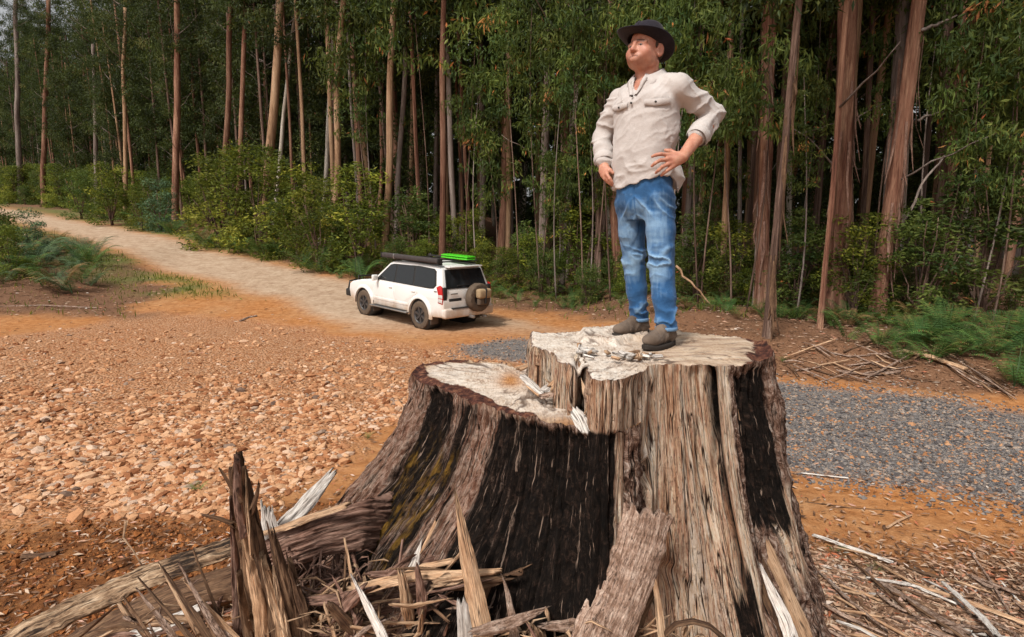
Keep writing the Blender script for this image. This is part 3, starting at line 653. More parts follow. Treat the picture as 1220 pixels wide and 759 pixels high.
# chips on the lower cut and on the ledge
for i, (lab, pts, w_, m) in enumerate((
    ('pale broken chip hanging over the front rim of the lower cut face', [(684, 488, 2.66), (692, 500, 2.60), (700, 516, 2.53)], [.05, .085, .06], 'pale'),
    ('longest pale chip lying across the lower cut face beside the split wall', [(622, 448, 3.12), (636, 460, 2.98), (646, 470, 2.90)], [.04, .05, .03], 'pale'),
    ('narrow tan chip lying in front of the longest pale chip on the lower cut face', [(628, 459, 3.02), (640, 469, 2.92), (646, 472, 2.89)], .022, 'tan'),
    ('grey chip lying against the foot of the split wall', [(648, 466, 2.92), (656, 460, 2.96), (664, 457, 2.98)], [.05, .055, .02], 'pale'),
    ('small dark chip lying beside the grey chip on the lower cut face', [(644, 473, 2.87), (654, 470, 2.88), (660, 471, 2.87)], .035, 'grey'),
    ('upright frayed chip standing against the split wall', [(655, 462, 2.93), (664, 452, 2.96), (670, 447, 2.97)], [.05, .035, .006], 'tan'),
    ('brown chip lying at the back of the lower cut face below the split wall', [(618, 440, 3.45), (628, 436, 3.5), (640, 434, 3.5)], [.04, .05, .03], 'tan'))):
    slab('wood_chip', lab, 'wood chip', pts, w_, .016, m, nu=10, nv=16, seed=90 + i, jag=(.03, .03), up=(0, -.35, 1))
for i in range(26):
    px = RNG.uniform(688, 792); py = 418 + (px - 690) * .07 + RNG.normal(0, 2.6)
    c = onz(px, py, ZU + .022); a = RNG.uniform(0, pi); l = RNG.uniform(.015, .03); d = np.array([cos(a), sin(a), RNG.normal(0, .2)]) * l
    slab('wood_chip', 'small wood chip in the row along the ledge of the upper cut face', 'wood chip', [c - d, c, c + d], RNG.uniform(.02, .036), .014, 'pale' if i % 3 else 'tan', group='chips along the ledge of the upper cut', nu=5, nv=6, seed=120 + i, jag=(.01, .01), up=(RNG.normal(0, .3), RNG.normal(0, .3), 1))
# ---- pile left of the stump
slab('bark_slab', 'long scorched bark slab sloping down to the lower left corner', 'bark slab', [(-40, 800, 3.05), (30, 752, 3.12), (100, 720, 3.16), (165, 690, 3.20), (235, 665, 3.22), (300, 643, 3.24)], [.15, .17, .15, .16, .13, .12], .05, 'burnt', nu=44, nv=200, jag=(.1, .16), fibre=.42, curl=-.30, seed=11, up=(-.15, -.45, 1))
slab('rotten_log', 'dark rotten log lying under the scorched bark slab', 'log', [(0, 830, 2.95), (110, 765, 3.02), (210, 716, 3.10), (300, 688, 3.18), (380, 672, 3.2)], [.20, .22, .22, .2, .2], .16, 'brown', nu=24, nv=120, jag=(.1, .1), fibre=.12, seed=12, up=(0, -.6, 1))
slab('bark_slab', 'thick fibrous red-brown bark slab joining the broken stake to the stump', 'bark slab', [(300, 672, 3.02), (345, 652, 2.98), (390, 636, 2.96), (430, 626, 3.04), (475, 622, 3.3)], [.19, .23, .25, .30, .34], .07, 'red', nu=44, nv=90, jag=(.10, .05), fibre=.3, curl=-.2, seed=13, up=(.05, -1, .45))
slab('wood_edge', 'narrow tan split board capping the fibrous red-brown bark slab', 'board', [(308, 637, 2.98), (340, 628, 2.96), (375, 615, 2.94), (412, 602, 2.94)], [.03, .05, .05, .04], .02, 'tan', nu=8, nv=50, seed=14, up=(0, -.6, 1))
slab('split_plank', 'pale weathered split plank standing up behind the broken stake', 'plank', [(318, 652, 3.08), (345, 622, 3.10), (372, 592, 3.12), (397, 563, 3.15)], [.12, .10, .085, .05], .03, 'pale', nu=18, nv=60, jag=(.02, .09), seed=15, up=(-.1, -1, .2), spike=.4)
slab('split_plank', 'short pale frayed plank beside the foot of the weathered split plank', 'plank', [(322, 655, 3.02), (322, 635, 3.02), (318, 606, 3.02)], [.11, .10, .06], .025, 'pale', nu=14, nv=30, jag=(.02, .10), seed=16, up=(-.1, -1, .2))
slab('bark_slab', 'wide pink-brown bark slab lying low in front of the left half of the stump', 'bark slab', [(392, 742, 2.72), (440, 730, 2.66), (500, 716, 2.60), (560, 700, 2.58), (590, 690, 2.58)], [.15, .2, .22, .18, .12], .06, 'red', nu=36, nv=90, jag=(.1, .12), fibre=.35, seed=17, up=(0, -1, .5))
slab('wood_splinter', 'long orange-tan splinter lying across the wide pink-brown bark slab', 'splinter', [(372, 712, 2.66), (425, 703, 2.60), (460, 694, 2.56), (500, 686, 2.52), (545, 684, 2.5), (596, 681, 2.48)], [.02, .055, .06, .05, .045, .03], .025, 'tan', nu=10, nv=90, jag=(.06, .08), seed=18, up=(0, -.6, 1))
slab('wood_splinter', 'shorter orange-tan splinter lying above the longest one', 'splinter', [(470, 688, 2.62), (505, 676, 2.60), (540, 668, 2.58)], [.02, .04, .03], .02, 'tan', nu=8, nv=30, seed=19, up=(0, -.6, 1))
slab('wood_splinter', 'tall pointed tan splinter standing before the left half of the stump', 'splinter', [(578, 790, 2.30), (572, 740, 2.33), (562, 690, 2.36), (552, 640, 2.40), (541, 582, 2.46)], [.095, .10, .075, .045, .004], .02, 'tan', nu=14, nv=110, jag=(0, .05), seed=20, curl=-.2)
slab('wood_splinter', 'pale stub standing at the foot of the tall pointed splinter', 'splinter', [(556, 800, 2.30), (554, 750, 2.32), (550, 715, 2.34)], [.07, .065, .055], .03, 'pale', nu=14, nv=40, jag=(0, .04), seed=21)
slab('wood_splinter', 'pale blade of wood slanting up from the lower edge left of the tall pointed splinter', 'splinter', [(470, 790, 2.28), (452, 750, 2.32), (436, 718, 2.36), (420, 688, 2.4)], [.045, .045, .035, .004], .014, 'pale', nu=8, nv=60, seed=22)
slab('wood_splinter', 'frayed white splinter between the pile and the charred bark', 'splinter', [(488, 690, 2.62), (494, 672, 2.63), (502, 645, 2.66)], [.06, .045, .004], .012, 'pale', nu=8, nv=30, jag=(.03, .05), seed=23)
slab('wood_splinter', 'grey splinter leaning against the charred bark right of the tall pointed splinter', 'splinter', [(617, 790, 2.34), (610, 735, 2.40), (604, 705, 2.43), (598, 686, 2.46)], [.06, .05, .03, .006], .02, 'grey', nu=8, nv=50, seed=24)
slab('wood_splinter', 'dark red splinter crossing behind the tall pointed splinter', 'splinter', [(566, 745, 2.45), (576, 715, 2.47), (586, 688, 2.5)], [.02, .03, .02], .02, 'brown', nu=6, nv=30, seed=25)
slab('wood_splinter', 'short dark slab wedged above the orange-tan splinters', 'splinter', [(505, 672, 2.66), (535, 662, 2.68), (575, 668, 2.7), (585, 680, 2.68)], [.05, .09, .08, .04], .03, 'red', nu=12, nv=40, seed=26, up=(0, -1, .4))
# loose thin sticks of the pile
STICKS = [((386, 720, 2.5), (402, 800, 2.35)), ((412, 660, 2.7), (416, 800, 2.4)), ((398, 690, 2.55), (440, 775, 2.4)), ((372, 745, 2.6), (520, 742, 2.45)), ((432, 722, 2.5), (352, 732, 2.7)), ((480, 640, 2.72), (466, 700, 2.6)), ((520, 620, 2.66), (500, 660, 2.6)), ((605, 684, 2.46), (622, 680, 2.46)), ((360, 700, 2.7), (404, 688, 2.6)), ((428, 775, 2.4), (410, 640, 2.72)), ((536, 742, 2.4), (470, 700, 2.6))]
for i, (a, b) in enumerate(STICKS):
    m_ = (np.array(a) + b) / 2 + (RNG.normal(0, 4), RNG.normal(0, 4), 0)
    slab('thin_stick', 'thin loose splinter sticking out of the pile before the left stump half', 'stick', [a, tuple(m_), b], [.012, .018, .01], .009, ['tan', 'brown', 'red'][i % 3], group='thin splinters of the front pile', nu=5, nv=20, seed=200 + i)
PILE = [(400, 600, 672, 775, 2.52, 46), (300, 420, 690, 775, 2.62, 22), (590, 690, 735, 790, 2.36, 12), (90, 260, 735, 790, 2.55, 16)]
r_ = np.random.default_rng(77); q_ = 0
for (x0, x1, y0, y1, D_, n_) in PILE:
    for i in range(n_):
        px, py = r_.uniform(x0, x1), r_.uniform(y0, y1); a = radians(r_.choice([r_.normal(-12, 16), r_.normal(60, 25), r_.normal(120, 20)], p=[.6, .2, .2])); L_ = r_.uniform(24, 95); D = D_ + r_.uniform(-.06, .16) - (py - 700) * .0015
        dx, dy = cos(a) * L_ / 2, sin(a) * L_ / 2; big = r_.uniform() < .35; w_ = r_.uniform(.035, .085) if big else r_.uniform(.012, .03)
        slab('torn_wood', 'torn fibrous piece of wood in the tangle at the foot of the stump', 'torn wood', [(px - dx, py - dy, D + r_.uniform(-.05, .05)), (px + r_.normal(0, 4), py + r_.normal(0, 4), D), (px + dx, py + dy, D + r_.uniform(-.05, .05))], [w_ * .5, w_, w_ * .25], .02 + w_ * .15, ['red', 'tan', 'brown', 'red', 'tan', 'grey'][q_ % 6], group='torn wood tangle at the foot of the stump', nu=12 if big else 5, nv=26, jag=(.05, .10), fibre=.45, seed=1000 + q_, up=(r_.normal(0, .3), -1, r_.uniform(.2, .9)), spike=.3); q_ += 1
# ---- broken stake, left foreground
stake = thing('broken_stake', 'tall splintered brown stake standing broken in the lower left', 'broken stake', P(310, 759, 2.5))
for i, (b, m1, t_, w0, mt) in enumerate((((330, 800, 2.45), (300, 680, 2.52), (287, 549, 2.6), .13, 'brown'), ((345, 800, 2.43), (318, 700, 2.5), (296, 588, 2.58), .12, 'brown'), ((300, 800, 2.46), (291, 690, 2.52), (281, 575, 2.6), .09, 'brown'),
        ((360, 800, 2.44), (345, 720, 2.5), (325, 640, 2.55), .10, 'brown'), ((318, 800, 2.40), (308, 720, 2.45), (292, 640, 2.52), .07, 'tan'), ((285, 800, 2.42), (284, 720, 2.48), (277, 610, 2.55), .05, 'red'),
        ((372, 800, 2.45), (362, 735, 2.5), (345, 668, 2.56), .07, 'brown'), ((340, 800, 2.36), (332, 740, 2.42), (316, 675, 2.48), .05, 'tan'), ((352, 800, 2.38), (338, 740, 2.42), (329, 690, 2.48), .035, 'tan'), ((306, 800, 2.37), (296, 755, 2.4), (287, 700, 2.46), .035, 'brown'),
        ((292, 640, 2.47), (284, 600, 2.5), (283, 556, 2.56), .022, 'red'), ((300, 660, 2.46), (296, 620, 2.5), (294, 575, 2.56), .02, 'tan'))):
    slab('wood_shard', '', '', [b, m1, t_], [w0, w0 * .8, w0 * .22], .045, mt, parent=stake, nu=16, nv=90, jag=(0, .16), fibre=.35, seed=300 + i, up=(RNG.normal(0, .25), -1, .2), curl=-.4)
for i, pts in enumerate(([(282, 626, 2.5), (262, 618, 2.48), (240, 613, 2.46)], [(286, 600, 2.5), (272, 575, 2.5), (263, 560, 2.5)], [(300, 610, 2.5), (306, 590, 2.5), (309, 574, 2.5)])):
    slab('twig', '', '', pts, [.03, .02, .01], .015, 'brown', parent=stake, nu=5, nv=16, seed=330 + i)
# fan of upright splinters
fan = [((205, 800), (148, 712), .02), ((232, 800), (163, 702), .035), ((255, 800), (166, 690), .02), ((262, 800), (190, 672), .022), ((278, 800), (195, 678), .04), ((290, 800), (214, 672), .03), ((296, 800), (230, 655), .016), ((318, 800), (218, 690), .03), ((240, 790), (197, 760), .03), ((200, 800), (176, 740), .018), ((282, 800), (236, 720), .028), ((222, 800), (160, 745), .018), ((262, 790), (206, 735), .022), ((306, 800), (250, 728), .03)]
for i, (b, t_, w_) in enumerate(fan):
    d = 2.34 + .05 * sin(i * 2.3); mx = (b[0] * .5 + t_[0] * .5 + RNG.normal(0, 3)); my = (b[1] + t_[1]) / 2
    slab('upright_splinter', 'brown upright splinter in the fan left of the broken stake', 'splinter', [(b[0], b[1], d), (mx, my, d + .05), (t_[0], t_[1], d + .12)], [w_ * 1.3, w_, .004], .012, ['brown', 'grey', 'brown', 'tan'][i % 4], group='fan of upright splinters', nu=7, nv=50, jag=(0, .02), seed=350 + i)
slab('pale_offcut', 'pale flat offcut on the ground behind the fan of upright splinters', 'offcut', [(120, 775, 2.75), (190, 748, 2.78), (245, 722, 2.8)], [.08, .11, .06], .03, 'pale', nu=12, nv=50, seed=371, up=(0, -.4, 1))
slab('twig', 'bent twig standing in the soil heap left of the broken stake', 'twig', [(168, 672, 4.0), (158, 655, 4.0), (147, 641, 4.02), (150, 622, 4.02)], [.012, .014, .014, .03], .01, 'tan', nu=5, nv=20, seed=372)
# fibrous litter stuff
def fibre_stuff(name, label, cat, C0, spread, n, seed, lens=(.05, .22), mats='tan', wid=(.004, .014), kindg=None):
    r = np.random.default_rng(seed); parts = []; uvs = []
    P0 = C0 + r.normal(0, 1, (n, 3)) * spread
    for i in range(n):
        a = r.uniform(0, 2 * pi); d = np.array([cos(a), sin(a), r.normal(0, .35)]); l = r.uniform(*lens); c = P0[i]
        bnd = np.array([r.normal(0, .2), r.normal(0, .2), abs(r.normal(0, .25))]) * l
        ws = r.uniform(*wid); s = np.cross(d, [0, 0, 1]); s /= np.linalg.norm(s); pts = [c - d * l / 2, c + bnd * .5, c + d * l / 2]
        V = []
        for q, p in enumerate(pts):
            ww = ws * (.3 if q != 1 else 1)
            V += [p + s * ww, p + np.array([0, 0, ww * .6]), p - s * ww, p - np.array([0, 0, ww * .6])]
        parts.append((np.array(V), [grid_faces(4, 3, True)])); uvs.append(np.stack([np.tile([0, .01, .02, .03], 3) + i * .05, np.repeat([0, l / 2, l], 4) + i], 1))
    V, F = merge(parts); c = V.mean(0)
    return kind(thing(name, label, cat, c, data=mesh_np(name, V - c, F, WD[mats], uv=np.vstack(uvs))), 'stuff')
fibre_stuff('fibre_litter', 'loose torn wood fibres strewn in the pile left of the stump', 'wood fibres', P(450, 735, 2.62), (.35, .12, .07), 420, 5, mats='tan')
fibre_stuff('fibre_litter', 'loose red-brown fibres hanging below the fibrous bark slab', 'wood fibres', P(390, 700, 2.95), (.20, .10, .10), 320, 6, mats='red')
fibre_stuff('fibre_litter', 'loose tan fibres caught round the foot of the broad bark slab', 'wood fibres', P(720, 770, 2.35), (.25, .08, .06), 160, 7, mats='tan')
# ---- ground debris on the right
def gstick(label, pts, w_, m, name='stick', cat='stick', group=None, lift=.02, nv=50, seed=0):
    path = [onground(*p) + (0, 0, lift) for p in pts]
    return slab(name, label, cat, path, w_, .018 if np.size(w_) > 1 else w_ * .7, m, group=group, nu=6, nv=nv, seed=seed, jag=(.02, .04), up=(0, -.3, 1))
gstick('pale straight stick lying right of the foot of the stump', [(968, 643), (1010, 657), (1062, 676)], .035, 'pale', lift=.04, seed=401)
gstick('longest pale strip running from the foot of the stump to the lower right corner', [(1042, 680), (1090, 706), (1140, 723), (1200, 745), (1260, 770)], [.03, .03, .035, .035, .03], 'tan', lift=.06, seed=402)
gstick('pale branch slanting down to the lower right edge across the strips', [(1122, 708), (1145, 730), (1168, 752), (1185, 775)], [.03, .05, .05, .05], 'pale', lift=.09, seed=403)
gstick('long grey-brown board strip below the pale branch', [(1050, 702), (1100, 735), (1150, 765)], [.05, .06, .06], 'grey', lift=.05, seed=404)
gstick('forked dry twig lying on the orange soil at the right', [(1140, 634), (1170, 646), (1235, 668)], .02, 'tan', seed=405)
gstick('short pale stick lying on the orange soil below the gravel', [(1056, 632), (1070, 625), (1085, 618)], .022, 'tan', seed=406)
gstick('thin pale stick lying beside the gravel right of the stump', [(955, 568), (980, 571), (1010, 573)], .02, 'pale', seed=407)
gstick('dark root line across the orange soil right of the stump', [(960, 600), (1020, 606), (1075, 610), (1120, 606)], .012, 'brown', lift=.0, seed=408)
gstick('flat brown chip of bark on the litter right of the stump', [(1018, 698), (1028, 690), (1038, 680)], .045, 'grey', name='bark_chip', cat='bark chip', seed=409, nv=14)
gstick('cream torn flake lying beside the foot of the stump', [(992, 672), (1004, 684), (1018, 696)], [.05, .09, .05], 'pale', name='bark_chip', cat='bark chip', seed=410, nv=16)
r_ = np.random.default_rng(17)
for i in range(120):
    px = r_.uniform(985, 1290); py = r_.uniform(660 + (px - 985) * .22, 800); L_ = r_.uniform(30, 120); a = radians(r_.normal(24, 13))
    gstick('dry bark strip or stick in the lower right corner litter', [(px - L_ * cos(a) / 2, py - L_ * sin(a) / 2), (px, py + r_.normal(0, 3)), (px + L_ * cos(a) / 2, py + L_ * sin(a) / 2)], [.006, r_.uniform(.01, .035), .008], ['tan', 'brown', 'grey', 'pale', 'brown', 'grey'][i % 6], group='dry strips in the lower right litter', lift=r_.uniform(.005, .07), nv=16, seed=420 + i)
# bank debris
gstick('long fallen branch with peeled orange wood on the bank behind the gravel road', [(1076, 424), (1110, 434), (1150, 447)], .10, 'tan', name='fallen_branch', cat='branch', lift=.08, seed=601)
gstick('thin fallen branch slanting up to the ferns on the right bank', [(1005, 424), (1035, 412), (1066, 402)], .05, 'brown', name='fallen_branch', cat='branch', lift=.06, seed=602)
gstick('grey fallen branch along the foot of the right bank', [(1000, 446), (1035, 450), (1072, 447)], .06, 'grey', name='fallen_branch', cat='branch', lift=.04, seed=603)
for i in range(46):
    if i < 16: px = r_.uniform(1110, 1200); py = 424 + (px - 1110) * .55 + r_.normal(0, 6); a = radians(r_.normal(32, 6)); L_ = r_.uniform(40, 90)
    else: px = r_.uniform(925, 1100); py = r_.uniform(418, 455); a = radians(r_.normal(8, 18)); L_ = r_.uniform(20, 70)
    gstick('dry stick lying in the litter of the right bank' if i >= 16 else 'grey stick in the bundle sliding down the right bank', [(px - L_ * cos(a) / 2, py - L_ * sin(a) / 2), (px, py), (px + L_ * cos(a) / 2, py + L_ * sin(a) / 2)], [.02, r_.uniform(.025, .05), .015], ['grey', 'brown', 'grey', 'tan'][i % 4], group='sticks on the right bank' if i >= 16 else 'stick bundle on the right bank', lift=r_.uniform(.01, .10), nv=12, seed=620 + i)
# left side sticks
gstick('long grey stick lying in front of the ferns on the left', [(-30, 368), (50, 366), (118, 368)], .05, 'grey', seed=690)
gstick('short dark branch lying on the soil between rocks and track', [(286, 384), (296, 380), (306, 377)], .07, 'grey', seed=691)
gstick('thin dark stick among the rocks at the left', [(55, 550), (110, 553), (160, 545)], .02, 'brown', seed=692)
gstick('dark curled bark piece in the soil heap at the left', [(28, 668), (48, 666), (70, 664)], .05, 'brown', seed=693)
# leaf and bark litter as stuff
LM = NT('dead_leaf'); LITM = LM.done(LM.ramp(LM.attr('v'), [(0, (.07, .035, .02)), (.35, (.20, .11, .065)), (.6, (.36, .22, .14)), (.82, (.50, .38, .28)), (.93, (.42, .12, .05)), (1, (.58, .52, .45))]), .8, None, .2)
n = 150000; y = 1 / RNG.uniform(1 / 50, 1 / 2.6, n); x = RNG.uniform(-1, 1, n) * (y * .93 + .5); mk = masks(x, y)
pr = np.maximum(mk['litter'], .10 * (1 - mk['track'])) ; pr = np.where(mk['rock'] > .5, .035, pr); pr = np.where(mk['gravel'] > .5, .03, pr)
keep = RNG.uniform(0, 1, n) < pr; x, y = x[keep], y[keep]; x, y = x[:80000], y[:80000]
s = RNG.uniform(.018, .05, len(x)) * (1 + .05 * np.clip(y - 5, 0, 30))
LEAFB = (np.array([[-1, 0, 0], [0, .24, .12], [1, 0, 0], [0, -.24, .12.real]]), np.array([[0, 1, 2], [0, 2, 3]]))
me = scatter_mesh('leaf_litter', np.stack([x, y, H(x, y) + .012 + RNG.uniform(0, .02, len(x))], 1), s, s, s, LEAFB, LITM, RNG, .1, tilt=.5)
kind(thing('leaf_litter', 'dry fallen leaves and bark flakes scattered over the ground', 'leaf litter', data=me), 'stuff')
# tiny weeds
# ================================================================== MAN
class Field:
    def __init__(s, lo, hi, vox):
        s.lo = np.array(lo, float); s.v = vox; s.n = np.ceil((np.array(hi) - s.lo) / vox).astype(int) + 1
        s.f = np.full(s.n, .5, np.float32)
    def box(s, lo, hi):
        a = np.clip(np.floor((np.array(lo) - s.lo) / s.v).astype(int), 0, s.n - 1); b = np.clip(np.ceil((np.array(hi) - s.lo) / s.v).astype(int) + 1, 1, s.n)
        sl = tuple(slice(i, j) for i, j in zip(a, b)); g = [s.lo[k] + s.v * np.arange(a[k], b[k]) for k in range(3)]
        return sl, g[0][:, None, None], g[1][None, :, None], g[2][None, None, :]
    def comb(s, sl, d, k, sub=False):
        a = s.f[sl]
        if sub: a = -a
        h = np.clip(.5 + .5 * (d - a) / k, 0, 1); r = d + (a - d) * h - k * h * (1 - h)
        s.f[sl] = -r if sub else r
    def cap(s, p, q, r0, r1=None, k=.02, sub=False, sc=None):
        r1 = r0 if r1 is None else r1; p = np.array(p, float); q = np.array(q, float); m = max(r0, r1) + k * 2 + .02
        sl, x, y, z = s.box(np.minimum(p, q) - m, np.maximum(p, q) + m); e = q - p; L = e @ e + 1e-12
        t = np.clip(((x - p[0]) * e[0] + (y - p[1]) * e[1] + (z - p[2]) * e[2]) / L, 0, 1)
        d = np.sqrt((x - p[0] - t * e[0]) ** 2 + (y - p[1] - t * e[1]) ** 2 + (z - p[2] - t * e[2]) ** 2) - (r0 + (r1 - r0) * t)
        s.comb(sl, d, k, sub)
    def ell(s, c, R, ax=None, k=.02, sub=False):
        """R radii along the rows of ax"""
        c = np.array(c, float); ax = np.eye(3) if ax is None else np.asarray(ax); m = max(R) + k * 2 + .02
        sl, x, y, z = s.box(c - m, c + m); x = x - c[0]; y = y - c[1]; z = z - c[2]
        u = [ax[i][0] * x + ax[i][1] * y + ax[i][2] * z for i in range(3)]
        k0 = np.sqrt(sum((u[i] / R[i]) ** 2 for i in range(3))); k1 = np.sqrt(sum((u[i] / R[i] ** 2) ** 2 for i in range(3))) + 1e-9
        s.comb(sl, k0 * (k0 - 1) / k1, k, sub)
    def chain(s, pts, k=.02):
        for (p, r), (q, r2) in zip(pts[:-1], pts[1:]): s.cap(p, q, r, r2, k)
    def loft(s, rings, k=.03, p=2.3):
        """rings: (centre, side axis, front axis, half width, half depth, front half depth) stacked in z"""
        zc = np.array([r[0][2] for r in rings]); o = np.argsort(zc); rings = [rings[i] for i in o]; zc = zc[o]
        g = lambda f: np.array([f(r) for r in rings], float)
        cx, cy = g(lambda r: r[0][0]), g(lambda r: r[0][1]); W, D, DF = g(lambda r: r[3]), g(lambda r: r[4]), g(lambda r: r[5]); sx, sy, fx, fy = g(lambda r: r[1][0]), g(lambda r: r[1][1]), g(lambda r: r[2][0]), g(lambda r: r[2][1])
        m = max(W.max(), DF.max()) + .08; lo = [cx.min() - m, cy.min() - m, zc[0] - .03]; hi = [cx.max() + m, cy.max() + m, zc[-1] + .03]
        sl, x, y, z = s.box(lo, hi); zz = z[0, 0]
        def sm(a):
            t = np.interp(zz, zc, np.arange(len(zc))); i = np.clip(np.floor(t).astype(int), 0, len(zc) - 2); f = t - i
            p0, p1, p2, p3 = a[np.clip(i - 1, 0, len(a) - 1)], a[i], a[i + 1], a[np.clip(i + 2, 0, len(a) - 1)]
            return (p1 + .5 * f * (p2 - p0 + f * (2 * p0 - 5 * p1 + 4 * p2 - p3 + f * (3 * (p1 - p2) + p3 - p0))))[None, None, :]
        X = x - sm(cx); Y = y - sm(cy); u = X * sm(sx) + Y * sm(sy); v = X * sm(fx) + Y * sm(fy)
        dd = np.where(v > 0, sm(DF), sm(D)); ww = sm(W)
        rr = (np.abs(u / ww) ** p + np.abs(v / dd) ** p) ** (1 / p); d = (rr - 1) * np.minimum(ww, dd) * .95
        dz = np.maximum(zc[0] - z, z - zc[-1]); d = np.maximum(d, dz)
        s.comb(sl, d.astype(np.float32), k)
    def mesh(s):
        """naive surface nets"""
        f = s.f; N = np.array(f.shape); pos = []; cells = []; quads = []; off = np.array([[0, 0], [-1, 0], [-1, -1], [0, -1]])
        strd = np.array([N[1] * N[2], N[2], 1])
        for a in range(3):
            A = [slice(None)] * 3; B = [slice(None)] * 3; A[a] = slice(0, -1); B[a] = slice(1, None)
            v0, v1 = f[tuple(A)], f[tuple(B)]; idx = np.argwhere((v0 < 0) != (v1 < 0))
            b, c = (a + 1) % 3, (a + 2) % 3
            ok = (idx[:, b] > 0) & (idx[:, c] > 0) & (idx[:, b] < N[b] - 1) & (idx[:, c] < N[c] - 1); idx = idx[ok]
            w0 = f[tuple(idx.T)]; j = idx.copy(); j[:, a] += 1; w1 = f[tuple(j.T)]; t = w0 / (w0 - w1)
            p = idx.astype(float); p[:, a] += t; q = []
            for (ob_, oc_) in off:
                cc = idx.copy(); cc[:, b] += ob_; cc[:, c] += oc_; lin = cc @ strd; q.append(lin); cells.append(lin); pos.append(p)
            q = np.stack(q, 1); flip = w0 >= 0; q[flip] = q[flip][:, ::-1]; quads.append(q)
        cells = np.concatenate(cells); pos = np.vstack(pos); Q = np.vstack(quads)
        u, inv = np.unique(cells, return_inverse=True); cnt = np.bincount(inv)
        V = np.stack([np.bincount(inv, pos[:, k]) / cnt for k in range(3)], 1) * s.v + s.lo
        return V, np.searchsorted(u, Q)
def vnormals(V, Q):
    n = np.cross(V[Q[:, 2]] - V[Q[:, 0]], V[Q[:, 3]] - V[Q[:, 1]]); N = np.zeros_like(V)
    for k in range(4):
        for c in range(3): N[:, c] += np.bincount(Q[:, k], n[:, c], len(V))
    return N / (np.linalg.norm(N, axis=1)[:, None] + 1e-12)
def relax(V, Q, it=2, lam=.5):
    for _ in range(it):
        A = np.zeros_like(V); c = np.zeros(len(V))
        for a, b in ((0, 1), (1, 2), (2, 3), (3, 0)):
            for k in range(3):
                A[:, k] += np.bincount(Q[:, a], V[Q[:, b], k], len(V)) + np.bincount(Q[:, b], V[Q[:, a], k], len(V))
            c += np.bincount(Q[:, a], minlength=len(V)) + np.bincount(Q[:, b], minlength=len(V))
        V = V + lam * (A / c[:, None] - V)
    return V
def nrm(v): v = np.array(v, float); return v / np.linalg.norm(v)
Z3 = np.array([0, 0, 1.])
MF = nrm([-.64, -.77, 0]); ML = nrm([.77, -.64, 0])            # the way the chest faces; the man's left
def skin_mat():
    t = NT('skin'); v = t.vec('Pos'); n = t.noise(v, 26, 5, .6); n2 = t.noise(v, 160, 3, .6)
    c = t.ramp(n, [(.3, (.36, .135, .085)), (.55, (.50, .235, .155)), (.75, (.58, .32, .225))])
    c = t.mix(t.attr('red'), c, (.43, .17, .115)); c = t.mix(t.attr('stub'), c, (.20, .12, .09)); c = t.mix(t.attr('dark'), c, (.035, .018, .012))
    return t.done(c, .5, t.bump(n2, .0015, .6), .4, **{'Subsurface Weight': .08, 'Subsurface Scale': .01})
def cloth_mat(name, c0, c1, fade=None, weave=900, wr=.004):
    t = NT(name); v = t.vec('Pos'); n = t.noise(v, 9, 5, .6); n2 = t.noise(v, 70, 4, .6); wv = t.noise(t.vec('Pos', (1, 1, .35)), weave, 2, .5)
    c = t.mix(t.remap(n, .3, .7), c0, c1)
    if fade: c = t.mix(t.attr('fade'), c, fade); c = t.mix(t.attr('dark'), c, tuple(x * .38 for x in c0)); c = t.mix(.25, c, t.ramp(wv, [(.3, (.2, .2, .2)), (.7, (.8, .8, .8))]), 'OVERLAY')
    else: c = t.mix(.10, c, t.ramp(wv, [(.3, (.2, .2, .2)), (.7, (.8, .8, .8))]), 'OVERLAY')
    return t.done(c, .9, t.bump(t.math('ADD', t.math('MULTIPLY', n2, .8), t.math('MULTIPLY', wv, .15)), wr, .7), .15, **{'Sheen Weight': .1})
SKIN = skin_mat()
SHIRT = cloth_mat('shirt_cotton', (.43, .385, .36), (.53, .485, .46), None)
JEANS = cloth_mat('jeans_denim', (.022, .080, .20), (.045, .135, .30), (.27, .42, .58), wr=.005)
LEATH = cloth_mat('boot_leather', (.085, .058, .042), (.17, .125, .095), None, 300)
SOLE = flat('boot_sole', (.035, .028, .024), .9, .2)
FELT = cloth_mat('hat_felt', (.010, .008, .012), (.022, .018, .026), None, 700)
BAND = flat('hat_band', (.012, .009, .011), .7)
BTN = flat('dark_button', (.03, .025, .022), .5, .4)
STITCH = flat('stitching', (.42, .27, .12), .8)

# joints
PEL = P(767, 222, 3.36)
lF = onz(786, 414, ZU); rF = onz(754, 400, ZU)                   # under the ankles
lAnk = lF + ML * 0 + Z3 * .10 + np.array([.035, .0, 0]); rAnk = rF + Z3 * .10 + np.array([.035, 0, 0])
BOOTS = []
for tp, hpx in (((767, 416.5), (805, 407)), ((730, 402), (776, 395.5))):
    a_ = onz(*tp, ZU + .012); b_ = onz(*hpx, ZU + .012); f = nrm((a_ - b_) * [1, 1, 0]); BOOTS.append((a_, a_ - f * .30, f))
lAnk = BOOTS[0][1] + BOOTS[0][2] * .085 + Z3 * .10; rAnk = BOOTS[1][1] + BOOTS[1][2] * .085 + Z3 * .10
lKn = P(788, 314, 3.25); rKn = P(755, 307, 3.50); lHip = P(785, 236, 3.29); rHip = P(750, 240, 3.43)
CH = P(771, 128, 3.36); NB = P(772, 93, 3.37); HD = P(768.5, 61, 3.34)
lSh = P(809, 103, 3.24); lEl = P(849, 139, 3.33); lWr = P(813, 187, 3.13)
rSh = P(738, 118, 3.49); rEl = P(717, 164, 3.56); rWr = P(720, 196, 3.44)
hf = nrm([-.72, -.68, .13]); hl = nrm(np.cross(hf, Z3)) * -1     # head forward, head left
if hl @ ML < 0: hl = -hl
